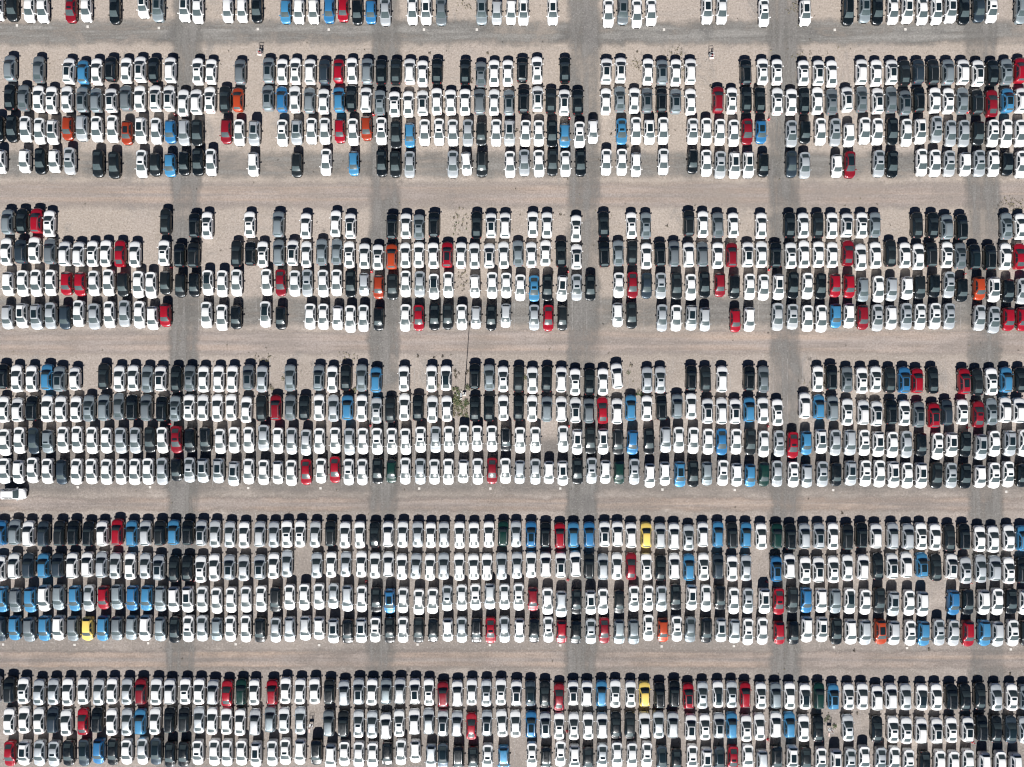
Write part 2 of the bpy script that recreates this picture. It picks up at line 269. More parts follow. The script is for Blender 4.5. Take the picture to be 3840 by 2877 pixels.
# rows of parked cars: "x,y,code" per quarter of the row (survey units, 2.3042 per source unit);
# code = paint, body shape (s sedan, u tall two-box, h small two-box), roof (1 small sunroof, 2 long sunroof, p glass roof), r = turn in degrees
ROWS = [
("A1", 0, -1, ["-15,75,Wh 90,68,Ks 240,75,Ws 355,80,Ws 600,85,Rs1 732,75,Ws 980,92,Ks 1225,48,Wu2 1355,78,Gu2 1585,77,Wu2 1700,85,Ws 1960,92,Wh 2085,92,Wh 2212,80,Ks",
 "249,100,Bh 365,100,Wh 491,100,Wh 627,92,Bh 748,86,Rh 870,103,Kh 988,103,Bh 1114,104,Ss 1349,95,Ws 1467,102,Wu2 1598,105,Gs 1949,102,Gu2 2080,108,Sh 2205,104,Wh",
 "99,106,Wu2 353,102,Wu2 835,116,Ws 962,104,Gu2 1082,118,Ws 1206,108,Ws 1692,93,Wu2 1819,92,Ws 2184,112,Ws1",
 "331,112,Wu2 705,103,Ku 848,84,Gu2 957,92,Ks 1091,95,Ws 1218,90,Wu2 1344,98,Ws 1471,100,Wu2 1592,89,Wu2 1706,95,Ks 1836,78,Ds 1946,78,Ws1 2205,90,Gu"]),
("B1", 170, 1, ["70,195,Gu 320,208,Gs 580,220,Wu2 705,228,Bh 825,225,Ws 945,205,Ku 1080,215,Ws 1200,205,Wu2 1320,212,Ks 1460,210,Wu 1700,222,Ws1 1815,225,Ws 2065,228,Gu",
 "100,215,Gu2 220,225,Ws 335,222,Ws1 460,225,Wu 585,230,Du 708,218,Rh 825,218,Ws 955,222,Gu 1078,230,Ks 1205,228,Ks 1325,222,Wu 1437,240,Ws 1562,225,Ks 1805,230,Ks 1942,250,Gs1 2057,237,Ws 2175,235,Ws",
 "88,210,Ku 217,212,Ws1 458,213,Ks 818,220,Wu2 943,212,Wu2 1178,225,Ws 1302,232,Gu2 1420,232,Ws 1548,222,Wu 2028,233,Ku 2172,225,Ws1",
 "85,228,Ws1 315,235,Ws1 447,235,Wu2 560,243,Ws 820,227,Wu 945,237,Ws 1080,230,Wu2 1192,237,Ks 1312,228,Du 1440,232,Ku 1570,230,Gu 1700,228,Wu 1830,237,Wu2 1955,237,Ks 2075,227,Gs1 2190,215,Ru"]),
("B2", 170, 1, ["70,447,Ks 190,452,Gs 320,460,Ws 432,470,Ws1 567,465,Ws 697,470,Gu2 818,475,Gu 948,475,Wu2 1075,455,Gu 1198,460,Ws 1330,455,Wu2 1450,455,Wu2 1575,497,Ws 1685,487,Wu 1805,470,Ws1 1935,467,Ks 2048,468,Oh",
 "95,455,Gu2 215,465,Bu 330,465,Ws 455,475,Gu 580,483,Ws 710,467,Bu 820,458,Ks 945,470,Wu 1068,495,Gs1 1193,505,Ws1 1313,505,Ws 1437,497,Wu2 1560,483,Ws 1680,490,Ws 1805,487,Ws 1930,485,Gu 2057,490,Ws 2185,495,Gu2",
 "100,480,Ku 222,460,Wu2 337,480,Ks 453,490,Wu2 570,490,Ks 813,483,Ws 935,465,Gs1 1060,475,Ws 1172,475,Gu2 1297,475,Ku 1420,483,Gu2 1547,487,Ws 1788,468,Ru 1905,475,Ws1 2032,468,Ks 2150,472,Ks",
 "88,483,Ws1 210,487,Ws 320,478,Ks 435,478,Ws 560,487,Gs1 695,465,Wu2 820,465,Gs1 960,480,Wu2 1075,470,Gs 1197,495,Gu2 1318,470,Ku 1455,473,Ws 1570,477,Ws1 1692,478,Gs 1822,490,Ku 1948,500,Rs 2085,475,Bu2 2195,473,Wu"]),
("B3", 170, -1, ["-30,720,Ks 90,720,Ks 208,725,Ws 330,742,Ws 440,750,Wu2 572,715,Oh 695,717,Su 825,725,Ws 962,723,Ws 1085,755,Oh2 1205,735,Wu2 1340,742,Ws 1462,745,Bh 1580,755,Su 1695,757,Ks 1945,742,Rh 2060,755,Ws 2190,760,Su2",
 "222,758,Ws1 345,752,Su2 475,742,Ws 590,742,Ws 720,740,Rh 835,750,Ws 950,717,Oh 1080,742,Ws1 1205,775,Ks 1325,777,Bh 1455,755,Ws 1580,750,Ws1 1700,757,Ws 1830,758,Ss 1945,765,Kh 2075,757,Ws 2190,757,Su2",
 "117,762,Ws 232,760,Ws 347,765,Ks 457,780,Bh 585,775,Ws1 702,745,Wh 950,745,Bs1 1075,740,Ws 1193,748,Wu2 1310,740,Ws 1567,745,Ws1 1685,748,Ws 1802,752,Ws 1922,760,Ws 2038,748,Rs 2160,745,Bh2",
 "210,765,Ss1 330,750,Kh 462,747,Ws 590,752,Ss1 710,775,Wh 845,740,Ws 955,747,Ws 1085,745,Ks 1208,755,Ws 1330,742,Wu2 1468,727,Ss1 1590,762,Ss 1705,762,Ss 1830,760,Kh 1957,762,Ws1 2075,762,Ws 2195,762,Ws"]),
("B4", 170, -1, ["-12,1003,Wh 200,1000,Wh 335,1000,Ks 455,1000,Wh 590,1000,Ss1 835,1020,Ks 975,1035,Ks 1215,1025,Ws1 1330,1030,Kh 1460,1035,Bh 1580,1020,Kh 1700,1008,Ks 1815,1012,Ws 2180,1027,Wh",
 "345,1035,Kh 600,1010,Ws 840,1020,Bh 1082,1020,Ks 1200,1028,Ks 1325,1030,Ss 1700,1028,Ss 1817,1022,Whr4 1950,1027,Ku 2195,1030,Ws",
 "107,1015,Ss 233,1022,Ws 352,1012,Ks 463,1025,Ws 595,1018,Ks 817,1010,Ws 952,1010,Ws 1075,1032,Wh 1312,1007,Ws 1567,1003,Kh 1685,1018,Ws 1805,1033,Ss1 1932,1035,Wu2 2050,1032,Wu2 2180,1035,Kh",
 "210,1027,Ds 325,1037,Ss 605,1043,Wh 717,1033,Rsp 968,1023,Ss1 1085,1027,Ks 1340,1013,Ws 1455,1020,Ws 1578,1022,Ss1 1718,1027,Wh 1838,1020,Ss1 1962,1020,Ws 2082,1025,Kh 2195,1030,Ws"]),
("C1", 745, 1, ["50,200,Gu 178,195,Ks 300,190,Ru 412,215,Ws1 1420,200,Ks 1670,232,Ku 1782,230,Ws1 2150,222,Ws1",
 "185,220,Gu 425,235,Ws 683,215,Ws 810,235,Wu2 1170,242,Ku 1292,235,Ws 1405,245,Gs1 1535,225,Ku 1905,230,Ks 2030,230,Wu2 2152,230,Wu",
 "180,222,Ws 303,228,Ws 555,257,Ws1 795,222,Ks 1035,230,Ws1 1160,233,Gs1 1535,213,Ku 1655,220,Ws 1785,228,Gs 1918,228,Ws 2160,233,Ws",
 "195,230,Ks 313,230,Ws 440,230,Ks 562,230,Ws 693,228,Wu2 820,228,Ws1 935,225,Gs 1300,230,Ks 1435,230,Ks 1560,243,Gu 1690,247,Ku 2075,237,Gs1 2185,240,Ws"]),
("C2", 745, 1, ["40,457,Ws 165,455,Du 282,443,Ws 415,455,Gu 545,475,Wu 665,478,Wu 787,475,Ws1 902,472,Ws 1027,475,Rs 1155,480,Ws 1407,467,Ws1 1540,490,Ku 1662,488,Ku 2035,475,Ks 2155,475,Ku",
 "52,480,Ws1 188,467,Gu 310,467,Wu2 430,482,Ws 562,462,Gs 692,460,Gs 802,485,Ws1 933,495,Ws 1050,505,Ws1 1168,500,Ou 1288,490,Ws 1405,485,Ws 1530,490,Ws 1650,485,Ru2 1770,488,Ws 1887,493,Ws 2015,493,Wu2 2140,488,Ws",
 "52,473,Gs 167,485,Ws 290,470,Ws 425,477,Ks 560,502,Wu2 800,480,Ku 922,470,Gs 1042,468,Ks 1165,495,Ws 1285,480,Ku 1405,475,Gu 1532,483,Wu 1652,480,Gu 1783,490,Ws 1905,485,Ru 2045,482,Wu2 2162,482,Ws",
 "75,487,Ku 205,490,Ws1 320,480,Ws 445,480,Ws 565,485,Ws 700,470,Rs 810,505,Ws 940,487,Ws 1070,472,Ks 1195,487,Ws 1310,500,Ws 1425,482,Ku 1560,485,Ws1 1675,493,Gs1 1800,503,Kup 1935,507,Ku 2065,498,Ws 2185,498,Rs"]),
("C3", 745, -1, ["55,737,Wh 183,732,Ws 300,730,Ws 425,727,Ws 562,733,Rh 680,738,Rh 800,732,Ws 927,727,Ws 1050,742,Kh 1185,743,Ws 1295,748,Ws 1418,728,Kh 1548,750,Kh 1668,745,Kh 1787,727,Wsp 1912,735,Ws 2037,728,Ws",
 "85,723,Ws 207,727,Rs 330,733,Ws 438,730,Ss1 575,733,Ws 692,727,Ws 813,735,Ks 930,742,Sh 1055,763,Oh 1175,762,Ks 1290,737,Ws 1412,740,Ss 1535,760,Wsp 1660,745,Ws 1890,757,Wh 2040,750,Ws 2162,750,Ws",
 "72,770,Ws 192,777,Bs1 307,770,Ks 435,775,Wu2 560,767,Ss1 680,770,Ks 925,748,Ws 1045,747,Rs 1167,752,Ds 1290,752,Ss1 1427,755,Ks 1550,765,Ws 1670,745,Ks 1802,745,Rh 1930,760,Kh 2060,762,Ws 2180,767,Ws",
 "100,763,Wu2 225,750,Ks 350,755,Ws 465,757,Ks 590,750,Rh 712,755,Rh 830,787,Gh 965,783,Ws 1080,782,Sh 1215,772,Wh 1325,765,Kh 1450,753,Kh 1575,745,Ss1 1690,790,Kh 1840,775,Oh 1970,785,Wu2 2090,797,Kh 2190,800,Ss"]),
("C4", 745, -1, ["50,1025,Sh 175,1012,Wu2 300,1022,Su2 425,1012,Ss 548,1025,Dh 667,993,Ws 803,1018,Ss 935,1003,Ws 1065,993,Ss 1195,1003,Ws 1308,1032,Wh 1417,1007,Rh 1775,1005,Ws 1910,1028,Ws 2032,1025,Kh",
 "75,1000,Wsp 208,1030,Kh 462,1018,Ws 578,1020,Ws 700,1030,Wh 812,1040,Ws 925,1033,Ws 1055,1040,Kh 1288,1030,Ws 1403,1030,Rs 1540,1022,Ks 1655,1020,Ks 1777,1025,Ws 1900,1028,Sh 2032,1028,Ks 2158,1012,Sh",
 "192,1027,Ss 315,1032,Rs 437,1032,Kh 915,1005,Wh 1037,1008,Ks 1300,1030,Ss 1423,1032,Ws 1555,1030,Su2 1672,1043,Sh 1937,1052,Rh 2058,1043,Wh",
 "90,1022,Ss 220,1020,Ss1 350,1035,Ws 468,1037,Ws 595,1013,Bh 710,1012,Wh 830,1025,Rh 955,1030,Ss1 1075,1027,Wh 1205,1018,Ss1 1325,1020,Ws1 1455,1015,Ws1 1578,1017,Ss1 1840,1030,Ss 1965,1048,Ss1 2095,1040,Rh 2200,1040,Rh"]),
("D1", 1325, 1, ["20,200,Ku 130,217,Ws 260,218,Ws 392,205,Bu 500,220,Gu2 635,218,Wh 885,200,Ks 1020,217,Ws 1140,213,Ws 1263,222,Gs 1375,217,Wu2 1513,222,Ks 1632,215,Gs1 1750,222,Ws 1880,220,Ws 2000,220,Ws 2137,207,Gu2",
 "45,222,Ss 288,212,Gs 535,210,Gu2 655,223,Ws 772,210,Ks 908,212,Gs 1032,228,Bu 1275,217,Ws 1515,218,Ws 1640,213,Wsp 1888,200,Ku 2015,210,Gs 2135,222,Ws1",
 "57,222,Ks 177,232,Ws 302,222,Ks 427,225,Wu 547,247,Ws1 672,247,Ks 788,245,Ws 910,195,Wur5 1172,230,Ss 1285,230,Ss1 1555,213,Ku 1678,222,Ks 1822,222,Wu 2058,217,Ku 2180,225,Gs",
 "440,220,Ws 560,207,Ku 693,225,Gs1 820,233,Ws1 940,223,Ws1 1063,230,Ks 1190,230,Bu2 1303,235,Ru 1435,232,Ks 1710,240,Ru2 1820,250,Ks 1945,243,Ws1 2075,228,Bu 2195,230,Ks"]),
("D2", 1325, 1, ["25,483,Ws 137,487,Wh 263,475,Ku 395,477,Ws 515,480,Ws 645,482,Ws 757,475,Gs1 885,467,Gu 1015,460,Gs 1130,467,Ku 1252,470,Gu 1385,480,Ku 1505,475,Gs1 1625,467,Ws1 1745,470,Ws 1870,472,Ws 1990,467,Ws 2122,485,Ws",
 "40,475,Ks 163,468,Ru 290,470,Gs 412,470,Ks 540,468,Ws 665,475,Ss 785,467,Bu 910,473,Ws 1038,493,Ss1 1158,488,Ks 1280,465,Ws 1397,470,Ks 1522,483,Ws 1648,478,Ws 1890,478,Ks 2013,475,Ks 2137,472,Ws",
 "57,472,Ks 175,477,Ws 302,480,Gu 427,483,Wu 550,492,Wu2 667,495,Gu 785,492,Rs 910,500,Wu 1030,470,Bu 1168,475,Ws 1297,470,Ku 1432,457,Gu 1552,455,Ws 1695,497,Wu2 1818,497,Wu 1935,500,Wu2 2057,485,Bu 2175,493,Ws",
 "90,510,Ws1 328,450,Wu 450,463,Bu 570,473,Gu 695,507,Ws1 835,510,Wu 950,520,Wu2 1078,507,Ku 1190,515,Ws1 1315,527,Gu2 1448,535,Ru2 1560,510,Du 1693,505,Ws1 1830,525,Rs1 1945,505,Gs1 2065,487,Wu 2185,492,Wu"]),
("D3", 1325, -1, ["28,770,Ws 155,752,Ws 280,755,Ds 400,763,Gh1 535,747,Ws 655,745,Ws 783,752,Ws 908,753,Ws 1035,753,Ss 1160,752,Ss 1285,747,Ks 1395,750,Ws 1515,745,Rs1 1632,753,Kh 1765,745,Ku 1895,760,Ws 2015,750,Ws 2142,748,Ws",
 "60,730,Ss 183,755,Ws 303,757,Ss 427,770,Ss 543,757,Ws 680,752,Ws 803,763,Ss 920,758,Ws 1043,760,Ws1 1172,758,Ws1 1290,762,Ws 1420,745,Ws1 1550,745,Ss 1665,742,Ws 1793,737,Ws 1910,735,Ws 2038,737,Ws 2160,745,Ku",
 "70,750,Ws 203,747,Ws 443,740,Ws 565,765,Wu2 680,755,Ks 790,762,Wu2 920,765,Ku 1045,770,Bu 1188,760,Ks 1333,747,Su 1445,747,Ws 1572,753,Ws 1700,763,Ws 1817,765,Bs 1943,763,Ws 2068,765,Ks 2182,783,Ws",
 "103,780,Ss1 222,793,Rs1 340,775,Bh 470,762,Wu2 590,772,Ss 720,772,Su 842,773,Ws1 965,785,Wu2 1085,790,Ws 1207,787,Ss 1335,790,Kh 1478,802,Ws1 1600,788,Wu2 1718,785,Ks 1855,810,Su2 1970,780,Ws 2105,778,Su2 2195,775,Ws"]),
("D4", 1325, -1, ["25,1018,Ws 145,1025,Wh 268,1010,Ws 398,1018,Ws 520,1027,Dh 650,1022,Ws 778,1020,Ws 910,1024,Ws 1035,1022,Ws 1155,1023,Ws 1270,1020,Ws 1393,1020,Ss 1515,1005,Kh 1630,1007,Ss1 1745,1012,Su2 1878,1015,Su2 2012,1040,Su2 2142,1020,Ws",
 "60,1028,Ws 182,1030,Wh 300,1033,Ws 428,1025,Rs 557,1015,Ws 678,1005,Rs 797,1025,Ws1 915,1025,Ws 1047,1018,Ks 1167,1020,Eh 1288,1017,Ws 1418,1020,Ss 1540,1023,Ws 1660,1023,Ws 1790,1020,Wh 1915,1020,Ws 2040,1015,Rs 2155,1015,Ws",
 "67,1027,Sh 203,1022,Ss 320,1030,Wh 440,1035,Wu2 568,1020,Ks 690,1013,Ss1 810,1025,Wh 930,1030,Eh 1060,1022,Ss1 1195,1057,Wh 1325,1040,Wh 1457,1045,Bu2 1570,1040,Ks 1690,1040,Gh 1828,1033,Ws1 1948,1050,Wh 2065,1055,Bh 2185,1045,Eh",
 "85,1040,Ss 227,1047,Ws1 345,1060,Sh 478,1043,Ss1 600,1048,Kh 725,1035,Su2 852,1037,Ws1 972,1040,Ws 1097,1047,Wu2 1215,1055,Ws 1337,1055,Wu2 1470,1057,Ks 1595,1055,Ss1 1718,1060,Ks 1848,1065,Wh 1968,1055,Ws1 2090,1045,Ws1 2205,1055,Kh"]),
("E1", 1905, 1, ["10,215,Bu 112,208,Gu 232,220,Wu 360,222,Du 500,218,Ku 622,215,Ku 750,222,Ku 870,220,Wu 1000,208,Ru 1125,220,Bu 1245,217,Su 1370,215,Ku 1487,210,Bu 1612,213,Ku 1730,215,Su2 1850,223,Ss 1978,228,Ss 2102,232,Ws",
 "25,225,Su 148,228,Ss 262,225,Ws1 377,223,Ws1 507,227,Ss 638,220,Ku 765,232,Ws 893,230,Ws 1022,230,Ks 1137,225,Wu 1265,227,Ws 1395,228,Ss 1508,233,Ws 1622,230,Ss 1757,233,Ws 1882,232,Ws 2012,227,Ws 2135,220,Eu",
 "35,225,Ss 165,227,Bu2 290,232,Ku 415,237,Ru 532,232,Bu 670,230,Bu 803,225,Wu2 915,223,Wu 1033,235,Wu 1163,233,Yu 1285,240,Su 1405,243,Wu 1530,255,Ss1 1655,228,Wu 1787,227,Bu 1910,237,Ku 2030,232,Bu 2160,243,Ws",
 "85,240,Eu 205,248,Ku 325,240,Su 450,240,Su2 570,243,Ws 698,250,Ku 820,235,Ku 945,240,Wu 1090,240,Su 1222,245,Su 1335,243,Ws1 1455,250,Ws 1580,257,Ks 1710,247,Ku 1840,265,Ws 1960,270,Ws 2095,257,Ws 2195,260,Bu"]),
("E2", 1905, 1, ["10,520,Wu 105,500,Wu 230,497,Du 360,497,Bu 487,493,Du 610,495,Wu 740,487,Wu 865,488,Su 985,498,Ss 1115,502,Ws 1245,500,Ss 1360,512,Su2 1495,525,Ks 1610,520,Ks 1727,527,Ws1 1845,513,Ws 1973,512,Su2 2100,518,Ss",
 "25,510,Su2 147,498,Ws 263,480,Ss 520,495,Ss 645,488,Ws 772,485,Ss 907,485,Ws 1025,495,Ws 1140,485,Wu 1258,508,Ws 1380,502,Ss 1502,510,Ws 1620,503,Ss 1755,508,Ws 1880,508,Ws 1995,508,Ws 2122,500,Ss",
 "43,495,Ss 165,490,Ws 292,488,Wu 422,492,Wu2 550,482,Wur3 668,500,Ku 790,508,Su 908,502,Ws 1032,503,Rs 1165,507,Ws1 1288,518,Ks 1407,503,Wu 1535,512,Bu 1660,507,Ws1 1787,503,Du 1908,520,Ws 2028,515,Ss",
 "80,525,Bu2 195,500,Wu 330,535,Ws1 445,530,Wu2 572,530,Ws1 695,515,Ws 832,510,Wu 958,503,Ks 1085,500,Wu2 1207,490,Wu 1343,492,Bu2 1462,513,Ks 1600,502,Wu2 1718,537,Ss1 1850,525,Ss 1975,520,Su 2095,540,Ws1 2200,540,Ku"]),
("E3", 1905, -1, ["12,790,Bu 120,795,Gu 245,795,Bu 367,780,Wu 492,773,Gu 630,782,Bu 757,780,Ss 882,775,Rh 1000,770,Gu 1130,780,Bu 1255,780,Bu 1375,785,Gu 1490,790,Wu 1612,790,Wu2 1740,790,Ws 1865,800,Ws 1990,795,Ws 2120,790,Ws",
 "38,785,Ws 160,792,Ku 285,772,Ws 412,770,Ws 540,765,Ws 665,762,Ss 785,782,Su 910,785,Ws 1035,795,Ks 1152,805,Bu2 1268,797,Ws 1405,812,Ws 1525,803,Ws 1650,780,Ss1 1777,775,Ws 1895,770,Ws1 2020,765,Su 2147,768,Ws",
 "58,768,Ws1 182,790,Rh 308,808,Ws 427,832,Su 560,812,Ks 683,817,Wu2 788,808,Ws 930,812,Kh 1057,783,Ws1 1180,782,Ws1 1295,783,Ss 1420,770,Ks 1558,775,Wu2 1682,780,Ws 1805,775,Ku 1922,803,Ws 2045,803,Ss1 2190,805,Wu2",
 "100,808,Rs1 220,795,Ks 340,798,Bu 470,800,Wu 590,805,Gu 715,805,Wsp 850,813,Ws 972,800,Ks 1095,828,Su2 1230,820,Ws 1350,830,Wu 1618,818,Bu 1740,812,Ku 1880,815,Wu 1995,810,Ws 2115,808,Ks 2215,815,Wu2"]),
("E4", 1905, -1, ["10,1045,Du 110,1037,Bu 240,1050,Gu 370,1040,Bu 490,1037,Wu 617,1043,Gu 745,1045,Yh 875,1040,Bu 1000,1040,Gu 1125,1035,Gu 1245,1037,Wu 1375,1047,Gu 1500,1053,Ks 1620,1043,Ws1 1740,1040,Ss 1865,1050,Gh 1985,1043,Ws 2118,1043,Ws",
 "28,1055,Ku 165,1053,Ss 285,1050,Su 420,1040,Su 540,1040,Wh 665,1062,Su2 787,1065,Ku 905,1058,Su2 1028,1052,Ws1 1152,1055,Ks 1268,1053,Ws 1403,1055,Ks 1528,1058,Kh 1655,1055,Wh 1777,1053,Ss 1905,1058,Ku 2027,1058,Rs1 2147,1050,Ss",
 "65,1060,Wh 193,1060,Kh 315,1050,Ws1 430,1070,Rh 555,1075,Kh 683,1067,Ss1 800,1058,Rs 930,1070,Gu 1055,1070,Gu 1182,1035,Ws1 1310,1057,Oh 1428,1043,Ws1 1545,1050,Gs 1685,1055,Ku 1812,1055,Su2 1930,1065,Su 2045,1070,Ws1 2170,1065,Ws",
 "105,1080,Rh 228,1080,Kh 345,1050,Wu 475,1050,Wu2 600,1065,Ks 725,1070,Wu 850,1075,Su 985,1070,Ou2 1100,1080,Su 1240,1080,Ws1 1358,1085,Bu 1490,1075,Ss1 1615,1080,Ss 1745,1085,Ru 1885,1080,Bu 2000,1090,Su 2130,1080,Ws1 2215,1080,Ku"]),
("F1", 2477, 1, ["-22,255,Ss 75,252,Ku 190,260,Ws1 325,272,Ss 450,268,Ss 575,270,Ws 707,265,Ws 842,270,Ss 957,262,Ws 1088,265,Ss 1205,265,Ru 1340,267,Ws 1455,267,Wu 1592,265,Ws1 1712,267,Ws 1830,272,Su 1955,280,Rs 2075,270,Eu 2190,272,Ws",
 "132,272,Ru 250,258,Ws 375,265,Ws 502,262,Ws 628,268,Ku 755,280,Su 882,265,Su2 998,270,Ws 1120,265,Gu 1240,262,Su 1370,265,Wu2 1492,272,Ws1 1613,290,Ru 1738,283,Wu 1863,270,Ws 1990,277,Ss1 2115,270,Ws1",
 "38,280,Wu2 160,280,Dsp 285,290,Ks 408,312,Rs 530,280,Wu2 648,285,Wu 775,282,Bu 895,285,Ws1 1028,288,Ws1 1150,288,Yu 1280,300,Ku 1408,285,Ku 1530,305,Ru2 1650,297,Ss1 1785,290,Wsp 1903,290,Ss1 2022,295,Ru 2157,302,Ws1",
 "75,300,Gu 195,303,Ws 328,310,Wsp 450,303,Eu 575,312,Bu2 705,310,Ws1 825,308,Ws 955,320,Wu 1075,307,Wu 1200,313,Ss 1340,315,Wsp 1465,313,Ws 1600,312,Ku 1715,318,Ks 1845,308,Ks 1985,315,Ss 2120,315,Ws1 2210,315,Gu"]),
("F2", 2477, 1, ["65,525,Ws 197,512,Ws 325,520,Ws 445,512,Du 560,537,Ws 705,527,Rs 827,512,Ku 955,530,Ws 1087,530,Ss 1200,527,Bu 1330,522,Ws 1455,512,Ku 1580,510,Ku 1712,512,Ss 1825,522,Ws 1950,522,Ws 2068,530,Ws 2195,530,Su",
 "115,505,Gu 237,515,Ws 377,517,Ss 622,540,Gu 750,545,Ku 882,545,Ss1 1000,550,Ss 1118,565,Wu 1235,540,Ws1 1365,527,Wu 1490,523,Su 1612,540,Su2 1735,545,Su 1860,565,Rs 1993,540,Su2 2125,540,Ws",
 "30,545,Ws 165,550,Bu2 288,555,Su2 408,563,Ws1 535,565,Ws1 660,567,Ws 782,562,Wu 900,555,Ks 1022,557,Ks 1150,557,Wu 1270,552,Ss 1395,555,Su 1550,573,Wu2 1672,573,Ws1 1795,560,Su2 1905,557,Bu 2030,583,Ws1 2145,570,Ws",
 "75,552,Wu 195,555,Bu 315,583,Ws 440,588,Ks 700,580,Ss1 950,592,Ks 1090,595,Ws1 1205,603,Ws1 1335,602,Wu 1470,605,Wu2 1595,597,Ws1 1740,593,Wu2 1860,580,Ku 1985,595,Ks 2110,595,Dsp 2200,600,Ss"]),
("F3", 2477, -1, ["80,805,Rs 195,800,Wu2 330,800,Ss 455,805,Ss1 580,800,Ks 715,795,Dsp 840,785,Bu 965,790,Ks 1085,790,Ws 1222,785,Ss 1340,785,Dsp 1460,812,Ks 1578,810,Ks 1702,795,Ws1 1845,795,Ws 1955,797,Ws 2080,797,Ws 2205,810,Wu2",
 "135,800,Ws 248,790,Ws1 375,790,Wu 515,795,Ku 640,830,Wu 760,805,Ws 885,812,Ws 1005,818,Ws 1130,808,Kh 1250,793,Ws 1375,787,Wh 1510,830,Sh 1613,825,Dsp 1747,850,Ku 1875,850,Ks 2000,830,Ws1 2140,850,Bu",
 "172,820,Ws1 297,850,Ku 420,805,Ws1 543,840,Wu1 660,855,Ks 782,830,Ss1 910,815,Ws 1040,820,Ws 1168,815,Ws1 1300,850,Dsp 1425,870,Ks 1562,840,Ws1 1688,865,Wu2 1800,860,Dsp 1915,850,Rs1 2045,835,Ws 2170,880,Su",
 "85,850,Ku 220,850,Wu2 335,860,Ks 465,860,Ws1 598,880,Wu2 720,870,Ss1 840,850,Ws 985,860,Ss1 1100,860,Ws 1225,875,Ws1 1365,900,Ks 1495,890,Ws 1615,895,Ws 1740,880,Ws 1885,905,Wu 2020,895,Ws 2155,905,Wu"]),
]

